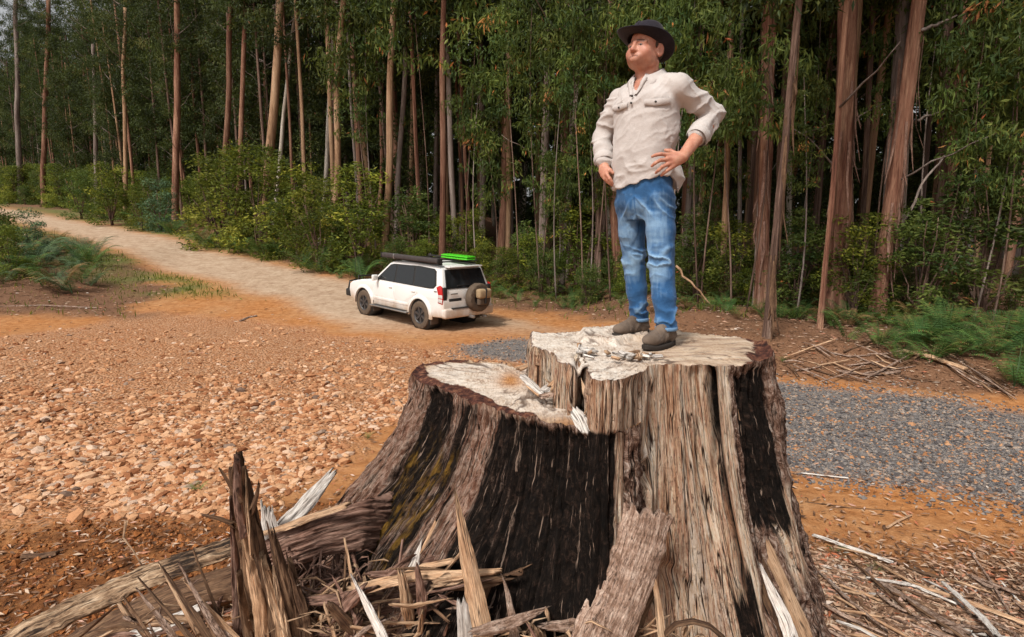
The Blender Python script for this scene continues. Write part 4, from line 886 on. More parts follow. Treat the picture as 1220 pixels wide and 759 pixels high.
hu = np.cross(hl, hf); hu = hu if hu[2] > 0 else -hu
# head rolls a little
def hp(l, f, u): return HD + hl * l * HS + hf * f * HS + hu * u * HS
HS = 1.02
man = thing('person', 'man in dark hat, pale shirt and jeans standing hands on hips on the stump', 'person', ((lF + rF) / 2))
B = Field((.25, 2.95, ZU - .01), (1.35, 3.85, ZU + 1.92), .0047)
AXH = np.array([hl, hf, hu])
# --- trunk and legs under the clothes
B.cap(CH - Z3 * .02, P(768, 190, 3.36), .11, .10, .05); B.cap(lHip, rHip, .066, .066, .05); B.cap(P(768, 190, 3.36), PEL, .09, .09, .05)
B.cap(lSh - Z3 * .03, rSh - Z3 * .03, .04, .04, .04)
for a, b, c in ((lHip, lKn, lAnk), (rHip, rKn, rAnk)): B.cap(a, b, .058, .044, .03); B.cap(b, c, .05, .038, .02)
for an, (a_, b_, f) in zip((lAnk, rAnk), BOOTS): B.cap(an, an - Z3 * .05 + f * .10, .030, .024, .02)
B.chain([(lSh, .055), (lEl, .045), (lEl * .75 + lWr * .25, .044), (lWr, .028)], .02)
B.chain([(rSh, .055), (rEl, .045), (rEl * .6 + rWr * .4, .040), (rWr, .029)], .02)
# --- neck
B.cap(NB - Z3 * .05 - MF * .01, hp(0, -.028, -.055), .066, .060, .03)
B.cap(NB - Z3 * .08 + MF * .03, hp(0, -.012, -.092), .038, .034, .02)
B.ell(CH + MF * .045 + Z3 * .07, (.09, .055, .08), (ML, MF, Z3), .03)
for s_ in (-1, 1): B.cap(NB - Z3 * .05 + ML * s_ * .02, NB - Z3 * .09 + ML * s_ * .11, .04, .03, .03)
B.cap(hp(.055, -.03, -.06), NB - Z3 * .08 + MF * .055 + ML * .01, .016, .012, .02); B.cap(hp(-.055, -.03, -.06), NB - Z3 * .08 + MF * .055 - ML * .01, .016, .012, .02)
# --- head
B.ell(hp(0, -.012, .035), np.array([.077, .098, .088]) * HS, AXH, .02)
B.ell(hp(0, .028, -.025), np.array([.067, .068, .083]) * HS, AXH, .02)
B.ell(hp(0, .024, -.052), np.array([.061, .052, .034]) * HS, AXH, .025)
B.ell(hp(0, .080, -.070), np.array([.026, .022, .018]) * HS, AXH, .02)
B.ell(hp(0, -.016, -.068), np.array([.052, .044, .028]) * HS, AXH, .02)
for s_ in (-1, 1):
    B.ell(hp(s_ * .046, .058, -.030), np.array([.026, .024, .026]) * HS, AXH, .02)
    B.ell(hp(s_ * .056, .018, -.056), np.array([.020, .036, .032]) * HS, AXH, .02)
    B.cap(hp(s_ * .012, .091, .016), hp(s_ * .050, .073, .014), .009, .008, .012)
    B.cap(hp(s_ * .016, .094, .002), hp(s_ * .042, .086, .000), .0105 * HS, .009 * HS, .008, sub=True)
    B.cap(hp(s_ * .020, .080, .007), hp(s_ * .041, .073, .005), .0125, .0115, .004); B.cap(hp(s_ * .020, .080, -.009), hp(s_ * .040, .074, -.009), .0115, .0105, .004)
    B.ell(hp(s_ * .013, .096, -.031), np.array([.0075, .009, .007]) * HS, AXH, .006)
    # ear: rim, lobe and hollow
    ea = nrm(hl * s_ * .86 + hf * .50)
    ec = hp(s_ * .084, -.014, -.006)
    B.ell(ec, (.008, .023, .036), (ea, nrm(np.cross(hu, ea)), hu), .006)
    B.ell(ec - hu * .028 + hf * .004, (.006, .010, .010), AXH, .006)
    B.ell(ec + ea * .009, (.007, .011, .019), (ea, nrm(np.cross(hu, ea)), hu), .004, sub=True)
B.cap(hp(0, .090, .014), hp(0, .110, -.026), .0085, .0115, .012)
B.ell(hp(0, .109, -.028), np.array([.012, .011, .010]) * HS, AXH, .006)
B.cap(hp(-.026, .080, -.056), hp(.026, .080, -.056), .012, .012, .012)
B.cap(hp(-.018, .092, -.050), hp(.018, .092, -.050), .0048, .0048, .006); B.cap(hp(-.015, .091, -.062), hp(.015, .091, -.062), .0055, .0055, .006)
for s_ in (-1, 1): B.cap(hp(0, .100, -.0558), hp(s_ * .026, .084, -.059), .0022, .0018, .003, sub=True)
# --- hands
def hand(wr, kn, pn, fingers, thumb, palm_ax, pr=(.020, .043, .046)):
    """kn: four knuckles, index first; fingers: per finger list of joints after the knuckle"""
    pc = (np.mean(kn, axis=0) + wr) / 2
    for k_ in kn: B.cap(wr * .75 + np.mean(kn, axis=0) * .25 + (k_ - np.mean(kn, axis=0)) * .5, k_, .0175, .0115, .010)
    B.cap(wr, pc, .026, .022, .015)
    for k_, js in zip(kn, fingers):
        pts = [(k_, .0108)] + [(j, r) for j, r in zip(js, (.0098, .0090, .0078))]; B.chain(pts, .004)
    B.chain([(wr * .7 + kn[0] * .3, .017), (thumb[0], .0135), (thumb[1], .0115), (thumb[2], .0095)], .008)
# his left hand, spread over the shirt at the hip
kn = [P(795, 184.5, 3.115), P(794.5, 190, 3.105), P(796, 195.5, 3.105), P(799, 200, 3.11)]
tips = [[P(787.5, 183.5, 3.105), P(781.5, 184.5, 3.11), P(777, 186.5, 3.122)], [P(786.5, 191, 3.095), P(780.5, 194.5, 3.105), P(776.5, 198, 3.12)], [P(789.5, 198.5, 3.095), P(784.5, 203, 3.105), P(781.5, 206, 3.12)], [P(794.5, 203.5, 3.105), P(790.5, 206.5, 3.115), P(788, 209, 3.125)]]
hand(lWr, kn, None, tips, [P(806, 184, 3.15), P(799, 180, 3.17), P(793, 179, 3.19)], None)
# his right hand, half hidden at the other hip
kn = [P(723, 208, 3.36), P(720.5, 208.5, 3.38), P(717.8, 207, 3.40), P(715.5, 204, 3.42)]
tips = [[P(726.5, 213, 3.345), P(728.5, 216, 3.345), P(730, 219, 3.35)], [P(724, 214.5, 3.36), P(727, 218.5, 3.36), P(729.5, 221, 3.365)], [P(720.5, 213, 3.38), P(723.5, 216.5, 3.38), P(726.5, 219, 3.38)], [P(717.5, 209.5, 3.40), P(719.8, 212.5, 3.40), P(722, 215, 3.40)]]
hand(rWr, kn, None, tips, [P(723, 200, 3.40), P(727, 203, 3.38), P(730, 206, 3.37)], None)
V, Q = B.mesh(); V = relax(V, Q, 1, .35); del B
rel = V - HD; a_ = rel @ hl / HS; b_ = rel @ hf / HS; c_ = rel @ hu / HS
def gs(l, f, u, r): return np.exp(-((np.abs(a_) - l) ** 2 + (b_ - f) ** 2 + (c_ - u) ** 2) / r ** 2)
red = np.clip(gs(.045, .07, -.03, .030) * .7 + gs(0, .12, -.03, .018) * .8 + gs(.08, -.01, 0, .03) * .5 + .45 * np.exp(-(((np.abs(a_) / .020) ** 4) + ((c_ + .0555) / .008) ** 2)) * (b_ > .075), 0, 1)
red = np.maximum(red, .45 * sstep(-.12, -.18, c_) * (V[:, 2] > 3.4) * (b_ > -.02))
stub = .22 * sstep(-.035, -.055, c_) * sstep(-.125, -.10, c_) * (b_ > .02) * (1 - red)
dk = .6 * np.exp(-((c_ + .0575 + .05 * np.abs(a_)) / .0034) ** 2) * (np.abs(a_) < .026) * (b_ > .083)
brow = np.exp(-((c_ - .0165 - .004 * np.sin(np.abs(a_) * 60)) / .0062) ** 2) * sstep(.010, .016, np.abs(a_)) * sstep(.054, .044, np.abs(a_)) * (b_ > .05) * .95
eyel = .9 * np.exp(-((c_ + .0005) / .0032) ** 2) * sstep(.014, .018, np.abs(a_)) * sstep(.046, .040, np.abs(a_)) * (b_ > .06) * .95
body = part('body', V, Q, SKIN, man, attrs=dict(red=red, stub=stub, dark=np.clip(dk + brow + eyel, 0, 1)))
EYE = flat('eye', (.05, .035, .03), .2, .6, var=.02)
for s_ in (-1, 1):
    bm = bmesh.new(); bmesh.ops.create_uvsphere(bm, u_segments=12, v_segments=8, radius=.0095); o = ob('eye', bm_mesh('eye', bm, EYE, True), man, hp(s_ * .030, .0812, -.001) - np.array(base(man)))
# --- hair under the hat
Hf = Field(HD - .16, HD + .16, .005)
Hf.ell(hp(0, -.040, .030), np.array([.078, .082, .088]) * HS, AXH, .01)
for s_ in (-1, 1): Hf.ell(hp(s_ * .076, .008, .020), (.006, .010, .024), AXH, .01)
Hf.ell(hp(0, .075, .005), (.2, .075, .2), AXH, .01, sub=True) if 0 else None
V, Q = Hf.mesh(); N = vnormals(V, Q); V = V + N * (.002 * fbm(V[:, 0] * 150, V[:, 1] * 150, V[:, 2] * 40))[:, None]
HAIR = flat('short_brown_hair', (.050, .030, .020), .7, .3, nscale=200, var=.5, bump=.003)
part('hair', V, Q, HAIR, man)
# --- shirt
SF = Field((-.05, 2.95, 2.85), (1.35, 3.85, 3.95), .0055)
def ring(px, py, Y, w_, d_, f_, yaw=0.0):
    c = P(px, py, Y); ca, sa = cos(yaw), sin(yaw); s_ = ML * ca + MF * sa; f = MF * ca - ML * sa
    return (c, s_, f, w_, d_, f_)
SF.loft([ring(768, 232, 3.36, .180, .132, .134), ring(768, 214, 3.36, .178, .130, .136), ring(767.5, 195, 3.36, .174, .128, .140), ring(768, 175, 3.36, .176, .126, .140), ring(770, 155, 3.36, .184, .124, .136), ring(770, 135, 3.36, .189, .122, .130), ring(771, 120, 3.36, .188, .118, .126), ring(772, 107, 3.37, .150, .104, .104), ring(773, 99, 3.37, .095, .084, .084), ring(773, 93, 3.37, .074, .070, .070)], .02, 2.3)
SF.cap(NB - Z3 * .045 + ML * .03, lSh, .050, .062, .03); SF.cap(NB - Z3 * .028 + ML * .055, lSh - ML * .05 + Z3 * .012, .044, .052, .03); SF.cap(NB - Z3 * .05 - ML * .03, rSh, .048, .062, .03)
for s_ in (-1, 1): SF.cap(NB - Z3 * .045 - MF * .01 + ML * s_ * .03, NB - Z3 * .065 - MF * .01 + ML * s_ * .10, .046, .050, .03)
SF.cap(NB - Z3 * .03 + MF * .03, NB - Z3 * .05 + MF * .05, .055, .06, .03)
SF.chain([(lSh, .066), (lSh * .5 + lEl * .5, .063), (lEl + np.array([.005, 0, .01]), .057), (lEl * .62 + lWr * .38, .056), (lEl * .53 + lWr * .47, .054)], .016)
SF.chain([(rSh, .062), (rSh * .5 + rEl * .5, .061), (rEl, .059), (rEl * .45 + rWr * .55, .058), (rEl * .15 + rWr * .85, .050)], .016)
# tail flap behind his left hip
SF.ell(P(803, 212, 3.33), (.055, .075, .085), (ML, MF, Z3), .03)
# cut the hem: higher in front at his left, hanging lower behind
sl, x, y, z = SF.box((-1, 2, 2), (2, 5, 4.2))
pxx, pyy = proj(np.stack(np.broadcast_arrays(x, y, z), -1))
depth = (x - PEL[0]) * MF[0] + (y - PEL[1]) * MF[1]
hem = np.interp(pxx, [700, 728, 745, 765, 785, 798, 804, 812, 818, 830], [226, 226, 223, 217, 212, 211, 216, 229, 216, 216]); hem = hem + 1.0 * np.sin(pxx * .35)
hz = (np.interp(hem, [200, 240], [P(770, 200, 3.3)[2], P(770, 240, 3.3)[2]]))
hz = hz - .05 * sstep(.02, -.1, depth)
notarm = pyy > 200
SF.f = np.where(notarm, np.maximum(SF.f, hz - z), SF.f).astype(np.float32)

# the V of the open collar
SF0 = SF.f.copy()
vt = P(751, 122, 3.2); vt = CH + MF * .155 + Z3 * .062 - ML * .018
for q in range(7):
    f = q / 6; c = vt * (1 - f) + (NB + MF * .085 + Z3 * .0) * f; w_ = .004 + .020 * f
    SF.cap(c - ML * w_ * .8 - MF * .03, c + ML * w_ * .8 + MF * .05, .008 + .012 * f, .008 + .012 * f, .006, sub=True)
SF.cap(NB + Z3 * .01 - MF * .01, NB + Z3 * .12, .062, .07, .006, sub=True)
SF.cap(NB + Z3 * .015 + MF * .03, NB + Z3 * .10 + MF * .05, .034, .05, .006, sub=True)
nv_ = len(body.data.vertices); bv_ = np.empty(nv_ * 3, np.float32); body.data.vertices.foreach_get('co', bv_); bv_ = bv_.reshape(-1, 3).astype(float) + np.array(base(man)); bn_ = np.empty(nv_ * 3, np.float32); body.data.vertices.foreach_get('normal', bn_); bn_ = bn_.reshape(-1, 3)
ii = np.clip(np.round((bv_ - SF.lo) / SF.v).astype(int), 0, SF.n - 1); sd = SF0[tuple(ii.T)]; uu = (bv_ - PEL) @ ML
mk_ = (bv_[:, 2] > 3.35) & (bv_[:, 2] < NB[2] + .005) & (np.abs(uu) < .21) & (sd > -.014); push = np.where(mk_, np.clip(sd + .014, 0, .05), 0) * sstep(NB[2] + .01, NB[2] - .03, bv_[:, 2])
bv_ = bv_ - bn_ * push[:, None]; body.data.vertices.foreach_set('co', (bv_ - np.array(base(man))).astype(np.float32).reshape(-1)); body.data.update()
V, Q = SF.mesh(); V = relax(V, Q, 2, .4); N = vnormals(V, Q)
def segd(V, p, q):
    e = q - p; t = np.clip(((V - p) @ e) / (e @ e), -.3, 1.3); return np.linalg.norm(V - p - np.clip(t, 0, 1)[:, None] * e, axis=1), t
u_ = (V - PEL) @ ML; f_ = (V - PEL) @ MF; z_ = V[:, 2]
def ridge(a):
    r = 1 - np.abs(np.clip(a * 1.6, -1, 1)); return r * r * 1.6 - .55
w1 = fbm(u_ * 6, z_ * 6, f_ * 6, 41) * .5
dr = (-u_ * .55 + z_)      # drag lines from his right shoulder to the left hip
fold = .0045 * ridge(vn(dr * 11 + w1 * 2, u_ * 3, f_ * 3, 43)) + .0035 * ridge(vn(z_ * 5 + w1, u_ * 16 + w1 * 2, f_ * 5, 44)) + .002 * ridge(vn(dr * 26 + w1 * 3, u_ * 12, f_ * 12, 45))
dL, tL = segd(V, lSh, lEl); dL2, tL2 = segd(V, lEl, lWr); dR, tR = segd(V, rSh, rEl); dR2, tR2 = segd(V, rEl, rWr)
armL = np.minimum(dL, dL2); armR = np.minimum(dR, dR2)
sl_ = sstep(.13, .095, armL) * (u_ > .17); sr_ = sstep(.13, .10, armR) * (u_ < -.15)
crL = ridge(vn(tL * 5 + 3 * tL2 + w1 * 2, u_ * 7, z_ * 8, 46)) * .0075 * sstep(-.1, .35, tL) + .004 * ridge(vn(tL2 * 12 + w1 * 2, u_ * 9, f_ * 9, 47))
crR = ridge(vn(z_ * 26 + w1 * 2, u_ * 6, f_ * 6, 48)) * .008
fold = fold * (1 - np.maximum(sl_, sr_)) + sl_ * crL + sr_ * crR
low = sstep(3.22, 3.08, z_); fold = fold + low * .005 * ridge(vn(u_ * 9 + f_ * 6, z_ * 14 + w1 * 2, 0 * z_, 49))
# placket, pockets' seam
plk = np.exp(-((u_ + .030) / .004) ** 2) + np.exp(-((u_ - .000) / .004) ** 2)
fold = fold - .003 * plk * (f_ > .05) * (z_ > 3.28)
rim = sstep(.0, .02, f_ * 0 + 1)
V = V + N * (fold - .003)[:, None]
part('shirt', V, Q, SHIRT, man)
# cuffs, rolled
def cuff(p, q, r, seed):
    d = nrm(q - p); pth = np.array([p, p + d * .012, p + d * .035, q]); V, F = tube(pth, [r * .94, r * 1.03, r * 1.04, r * .93], 40, caps=False)
    V2, F2 = tube(pth[::-1] - d * .001, [r * .82, r * .9, r * .9, r * .82], 40, caps=False)
    V, F = merge([(V, F), (V2, F2)]); ctr = V - (p + q) / 2; n_ = ctr / np.linalg.norm(ctr, axis=1)[:, None]
    V = V + n_ * (.006 * fbm(V[:, 0] * 30, V[:, 1] * 30, V[:, 2] * 30, seed))[:, None]; part('cuff', V, F, SHIRT, man)
cL = lEl * .58 + lWr * .42; cuff(cL, cL + nrm(lWr - lEl) * .048, .058, 51)
cR = rEl * .25 + rWr * .75; cuff(cR - nrm(rWr - rEl) * .01, cR + nrm(rWr - rEl) * .035, .058, 52)
# collar: two flaps and the stand
def flap(pts, th=.006, name='collar', mat=None):
    pts = [np.array(p, float) for p in pts]; bm = bmesh.new(); n = nrm(np.cross(pts[1] - pts[0], pts[2] - pts[0])); o0 = np.array(base(man))
    a = [bm.verts.new(p - o0 + n * th / 2) for p in pts]; b = [bm.verts.new(p - o0 - n * th / 2) for p in pts]
    bm.faces.new(a); bm.faces.new(b[::-1]); k = len(pts)
    for i in range(k): bm.faces.new((a[(i + 1) % k], a[i], b[i], b[(i + 1) % k]))
    bmesh.ops.recalc_face_normals(bm, faces=bm.faces); bmesh.ops.triangulate(bm, faces=bm.faces); ob(name, bm_mesh(name, bm, mat or SHIRT), man)
def collar_mesh():
    """a band round the neck that folds over, open in front"""
    n = 70; th = np.linspace(radians(22), radians(338), n); rows = []
    for i, a in enumerate(th):
        back = .5 - .5 * cos(a); fr = max(0, cos(a)) ** 1.5; sd = abs(sin(a)); endp = max(0, 1 - min(i, n - 1 - i) / 9.0)
        d = MF * cos(a) + ML * sin(a); c = NB - MF * .004
        r = .070 + .012 * fr; tz = .052 * back - .018 * fr + .008; drop = .034 + .048 * endp + .006 * fr; spread = .022 + .016 * sd + .012 * fr
        rows.append([c + d * (r + .006) + Z3 * (tz - .060), c + d * r + Z3 * (tz - .012), c + d * (r + .003) + Z3 * tz, c + d * (r + .009) + Z3 * (tz + .001), c + d * (r + .015) + Z3 * (tz - .006), c + d * (r + spread * .7) + Z3 * (tz - drop * .55), c + d * (r + spread) + Z3 * (tz - drop), c + d * (r + spread - .004) + Z3 * (tz - drop - .003), c + d * (r + .012) + Z3 * (tz - .022)])
    V = np.array(rows); m = V.shape[1]; F = grid_faces(m, n); return V.reshape(-1, 3), F
V, F = collar_mesh(); part('collar', V, F, SHIRT, man)
# pocket flaps and buttons on the chest; find the shirt's face from the front
SV = np.array([v.co[:] for v in [o for o in man.children if o.name.startswith('shirt')][0].data.vertices]) + np.array(base(man))
su = (SV - PEL) @ ML; sz_ = SV[:, 2]; sf = (SV - PEL) @ MF
def face(u, z):
    d = (su - u) ** 2 + (sz_ - z) ** 2; k = d < .012 ** 2
    if not k.any(): k = d < .03 ** 2
    f = sf[k].max(); return PEL * [1, 1, 0] + ML * u + MF * f + Z3 * z
chz = P(770, 118, 3.2)[2]
for (u0, u1) in ((-.155, -.045), (.055, .175)):
    us = np.linspace(u0, u1, 12); rows = []
    for zz_, lift in ((chz + .002, .003), (chz - .004, .006), (chz - .024, .008), (chz - .026, .001)):
        rows.append([face(u, zz_ - (.010 * (1 - abs((u - u0) / (u1 - u0) * 2 - 1)) if zz_ < chz - .02 else 0)) + MF * lift for u in us])
    V = np.array(rows).reshape(-1, 3); part('pocket_flap', V, grid_faces(12, 4), SHIRT, man)
def disc(name, c, n, r, mat, par, h=.004):
    V, F = tube(np.array([c - n * h, c + n * h]), [r, r * .9], 12); part(name, V, F, mat, par)
for u, z in ((-.10, chz - .018), (.115, chz - .014), (-.020, chz - .006), (-.018, chz + .030)): disc('button', face(u, z) + MF * .008, MF, .0058, BTN, man, .003)
for sg in (-1, 1):                                                   # the two front edges of the opening
    rows = []
    for q in np.linspace(0, 1, 14):
        uc = -.018 + sg * (.003 + .040 * q); zc_ = vt[2] - .012 + q * (NB[2] - .022 - vt[2] + .012); a_, b_ = face(uc, zc_), face(uc + sg * .020, zc_)
        rows.append([a_ - MF * .004, a_ + MF * .005, b_ + MF * .005, b_ - MF * .003])
    V = np.array(rows).reshape(-1, 3); part('front_edge', V, grid_faces(4, 14), SHIRT, man)
# --- jeans
J = Field((.3, 2.95, ZU), (1.15, 3.85, 3.12), .0055)
J.loft([ring(767, 262, 3.36, .110, .075, .065), ring(767, 247, 3.36, .150, .112, .100), ring(767, 228, 3.36, .160, .120, .116), ring(767, 200, 3.36, .168, .118, .122)], .025)
J.chain([(lHip, .087), (lHip * .5 + lKn * .5 + np.array([.004, 0, 0]), .081), (lKn, .071), (lKn * .5 + lAnk * .5, .067), (lAnk + Z3 * -.005, .058)], .015)
J.chain([(rHip, .084), (rHip * .5 + rKn * .5, .078), (rKn, .068), (rKn * .5 + rAnk * .5, .063), (rAnk + Z3 * -.005, .056)], .015)
for an in (lAnk, rAnk):
    zb = an[2] - .018; sl, x, y, z = J.box(an - .1, an + [.1, .1, .02]); J.f[sl] = np.maximum(J.f[sl], (zb + .12 * (y - an[1]) * 0 - z))
V, Q = J.mesh(); V = relax(V, Q, 2, .4); N = vnormals(V, Q)
dl, tl = segd(V, lHip, lKn); dl2, tl2 = segd(V, lKn, lAnk); dr_, tr = segd(V, rHip, rKn); dr2, tr2 = segd(V, rKn, rAnk)
isL = np.minimum(dl, dl2) < np.minimum(dr_, dr2)
tt = np.where(isL, np.where(dl < dl2, tl, 1 + tl2), np.where(dr_ < dr2, tr, 1 + tr2))
w1 = fbm(V[:, 0] * 9, V[:, 1] * 9, V[:, 2] * 9, 61) * .6
side = (V - PEL) @ ML; ff = (V - PEL) @ MF
kn_ = np.exp(-((tt - .93) / .17) ** 2); hem_ = np.exp(-((tt - 1.82) / .22) ** 2); hipf = np.exp(-((tt - .12) / .2) ** 2)
fold = .003 * ridge(vn(V[:, 2] * 14 + w1 * 2, side * 8, ff * 8, 62)) + kn_ * .011 * ridge(vn(V[:, 2] * 30 + w1 * 3 + side * 6, side * 8, ff * 7, 63)) + hem_ * .010 * ridge(vn(V[:, 2] * 22 + w1 * 2.5, side * 9, ff * 9, 64))
fold = fold + hipf * .008 * ridge(vn((V[:, 2] + np.abs(side) * .9) * 20 + w1, side * 4, ff * 3, 65)) - .004 * np.exp(-(side / .004) ** 2) * (ff > .05) * (V[:, 2] > P(770, 268, 3.3)[2])
V = V + N * (fold - .002)[:, None]
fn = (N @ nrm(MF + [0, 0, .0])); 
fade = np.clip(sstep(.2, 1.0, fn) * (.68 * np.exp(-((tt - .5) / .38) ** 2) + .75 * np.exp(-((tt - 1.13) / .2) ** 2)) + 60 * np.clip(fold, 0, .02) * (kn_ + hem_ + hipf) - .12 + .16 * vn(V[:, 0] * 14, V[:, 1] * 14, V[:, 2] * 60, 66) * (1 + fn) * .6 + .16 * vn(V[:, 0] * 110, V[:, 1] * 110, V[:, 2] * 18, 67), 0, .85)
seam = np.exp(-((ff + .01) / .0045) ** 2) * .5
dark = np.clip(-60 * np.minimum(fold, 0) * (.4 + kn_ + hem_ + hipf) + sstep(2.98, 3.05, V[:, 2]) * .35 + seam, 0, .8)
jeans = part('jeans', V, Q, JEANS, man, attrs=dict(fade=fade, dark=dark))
for an, r in ((lAnk, .059), (rAnk, .057)):
    z0 = an[2] - .018; pth = np.array([[an[0], an[1], z0 - .002], [an[0], an[1], z0 + .003], [an[0], an[1], z0 + .016], [an[0], an[1], z0 + .019]])
    V, F = tube(pth, [r * .97, r * 1.05, r * 1.05, r * .99], 30, caps=False); part('trouser_hem', V, F, JEANS, man, attrs=dict(fade=np.full(len(V), .4), dark=np.zeros(len(V))))
# --- boots
def boot(toe, heel, f, anc):
    s = np.cross(Z3, f)
    bt = ob('boot', None, man, heel - np.array(base(man)))
    F_ = Field(np.minimum(heel, toe) - [.12, .12, .05], np.maximum(heel, toe) + [.12, .12, .25], .005)
    g = lambda a, b, c: heel + f * a + s * b + Z3 * c
    F_.ell(g(.225, 0, .042), (.064, .048, .036), (f, s, Z3), .015); F_.ell(g(.15, 0, .050), (.08, .042, .044), (f, s, Z3), .025)
    F_.ell(g(.045, 0, .045), (.045, .036, .048), (f, s, Z3), .02); F_.cap(g(.07, 0, .06), anc + Z3 * .03, .042, .044, .02)
    F_.cap(g(.19, 0, .062), g(.10, 0, .105), .024, .034, .02)
    sl, x, y, z = F_.box(heel - 1, heel + 1); F_.f[sl] = np.maximum(F_.f[sl], (heel[2] + .014 - z))
    V, Q = F_.mesh(); N = vnormals(V, Q); tz = V[:, 2] - heel[2]; ta = (V - heel) @ f
    V = V + N * (.004 * ridge(vn(ta * 30, tz * 40, 0, 71)) * sstep(.25, .15, ta) - .004 * np.exp(-((ta - .205 + .25 * (tz - .05)) / .004) ** 2) - .003 * np.exp(-((ta - .05) / .004) ** 2))[:, None]
    part('upper', V, Q, LEATH, bt)
    # sole outline with heel step and lugs
    n = 40; a = np.linspace(0, 2 * pi, n, endpoint=False); ex = .5 + .5 * np.cos(a); wd = .042 + .014 * np.sin(ex * pi * .9 - .3)
    X = .147 + .148 * np.cos(a); Yb = .93 * wd * np.sign(np.sin(a)) * np.abs(np.sin(a)) ** .7
    up = .012 * sstep(.8, 1, ex); rows = []
    for zz_, k in ((-.012, .96), (-.010, 1.0), (.004, 1.02), (.014, 1.0), (.016, .94)): rows.append(np.stack([heel + f * x_ * 1 + s * y_ * k + Z3 * (zz_ + (u2 if zz_ < .01 else u2 * .6)) for x_, y_, u2 in zip(X, Yb, up)]))
    V = np.vstack(rows); c0 = len(V); V = np.vstack([V, rows[0].mean(0), rows[-1].mean(0)]); i = np.arange(n)
    F = [grid_faces(n, 5, True), np.stack([(i + 1) % n, i, np.full(n, c0)], 1), np.stack([i + 4 * n, (i + 1) % n + 4 * n, np.full(n, c0 + 1)], 1)]
    part('sole', V, [F[0], np.vstack(F[1:])], SOLE, bt)
boot(*BOOTS[0], lAnk); boot(*BOOTS[1], rAnk)
# --- hat
hat_f = nrm(hf + hu * .24); hl0 = hl; hl = nrm(hl - Z3 * .10); hat_u = nrm(np.cross(hl, hat_f)); hat_u = hat_u if hat_u[2] > 0 else -hat_u
hat = ob('hat', None, man, hp(-.010, -.004, .040) - np.array(base(man)))
hc = hp(-.010, -.004, .040)
def hatp(l, f, u): return hc + hl * l + hat_f * f + hat_u * u
n = 72; a = np.arange(n) * 2 * pi / n
def hatring(rl, rf, u, wave=0.0, off=0.0):
    return np.array([hatp(rl * sin(t_), rf * cos(t_) + off, u + wave * (abs(sin(t_)) ** 2) - .35 * wave * abs(cos(t_)) ** 2) for t_ in a])
rows = [hatring(.088, .104, -.006), hatring(.105, .122, -.006, .004), hatring(.130, .148, -.002, .014), hatring(.148, .168, .000, .026), hatring(.151, .171, .003, .028), hatring(.148, .168, .006, .028), hatring(.130, .148, .004, .016), hatring(.105, .122, .001, .006), hatring(.092, .108, .004), hatring(.090, .106, .012)]
V = np.vstack(rows); part('brim', V, grid_faces(n, len(rows), True)[:, ::-1], FELT, hat)
rows = [hatring(.0895, .1055, .004), hatring(.088, .104, .03), hatring(.084, .100, .065), hatring(.076, .093, .092), hatring(.066, .084, .104), hatring(.050, .068, .106), hatring(.03, .045, .102), hatring(.008, .015, .098)]
V = np.vstack(rows); l_ = (V - hc) @ hl; f2 = (V - hc) @ hat_f; u2 = (V - hc) @ hat_u
dent = sstep(.08, .105, u2) * (.030 * np.exp(-(l_ / .022) ** 2)) ; V = V - hat_u * dent[:, None]
pin = .016 * np.exp(-(((f2 - .075) / .035) ** 2 + ((u2 - .085) / .03) ** 2)); V = V - hl * (np.sign(l_) * pin)[:, None]
V = V - hat_u * (.012 * sstep(.02, .09, f2) * sstep(.05, .1, u2))[:, None]
V = np.vstack([V, V[-n:].mean(0)]); i = np.arange(n); k = (len(rows) - 1) * n
part('crown', V, [grid_faces(n, len(rows), True)[:, ::-1], np.stack([(i + 1) % n + k, i + k, np.full(n, len(V) - 1)], 1)], FELT, hat)
rows = [hatring(.0905, .1065, .004), hatring(.0925, .1085, .006), hatring(.0905, .1065, .030), hatring(.0885, .1045, .031)]
part('hat_band', np.vstack(rows), grid_faces(n, 4, True)[:, ::-1], BAND, hat)
# ================================================================== CAR
def paint():
    t = NT('white_car_paint'); v = t.vec('Object'); n = t.noise(v, 3, 5, .6); g = t.n('SeparateXYZ', {'Vector': t.n('TexCoord').outputs['Object']}); z = g.outputs[2]
    dirt = t.math('MULTIPLY', t.remap(t.math('ADD', z, t.math('MULTIPLY', n, -.5)), .45, .15), .85)
    rear = t.math('MULTIPLY', t.remap(t.math('ADD', g.outputs[0], t.math('MULTIPLY', n, .25)), -.72, -.98), t.remap(n, .3, .6, .25, .9))
    d = t.math('MAXIMUM', t.math('MAXIMUM', dirt, rear), .05, True); c = t.mix(d, (.76, .75, .73), (.42, .27, .16))
    return t.done(c, .4, None, .45, **{'Coat Weight': .4, 'Coat Roughness': .15})
PAINT = paint(); BLK = flat('black_plastic', (.025, .023, .022), .55); DUST = flat('dusty_rubber', (.11, .080, .058), .95, .1, nscale=9, var=.4); RIM = flat('dark_alloy', (.09, .085, .085), .4, .5, .6)
tg = NT('tinted_glass'); GLASS = tg.done((.012, .013, .014, 1), .06, None, .6)
REDL = flat('red_lens', (.45, .012, .012), .2, .6); CLRL = flat('clear_lens', (.55, .52, .5), .2, .6); AMB = flat('amber', (.6, .2, .03), .3)
CHR = flat('grey_metal', (.32, .31, .30), .35, .5, .7); CANV = flat('awning_cover', (.055, .045, .043), .8, .2, nscale=8, var=.35); GREEN = flat('lime_green_plastic', (.07, .50, .015), .5, .4, var=.08); TANC = flat('dusty_canvas', (.33, .235, .14), .95, .1, var=.3)
PLATE = flat('number_plate', (.55, .55, .56), .5)
rx0 = np.array([-2.50, 16.15]); hd = np.array([-.722, .692]); z_r = float(H(*rx0)); fx0 = rx0 + hd * 2.79; z_f = float(H(*fx0))
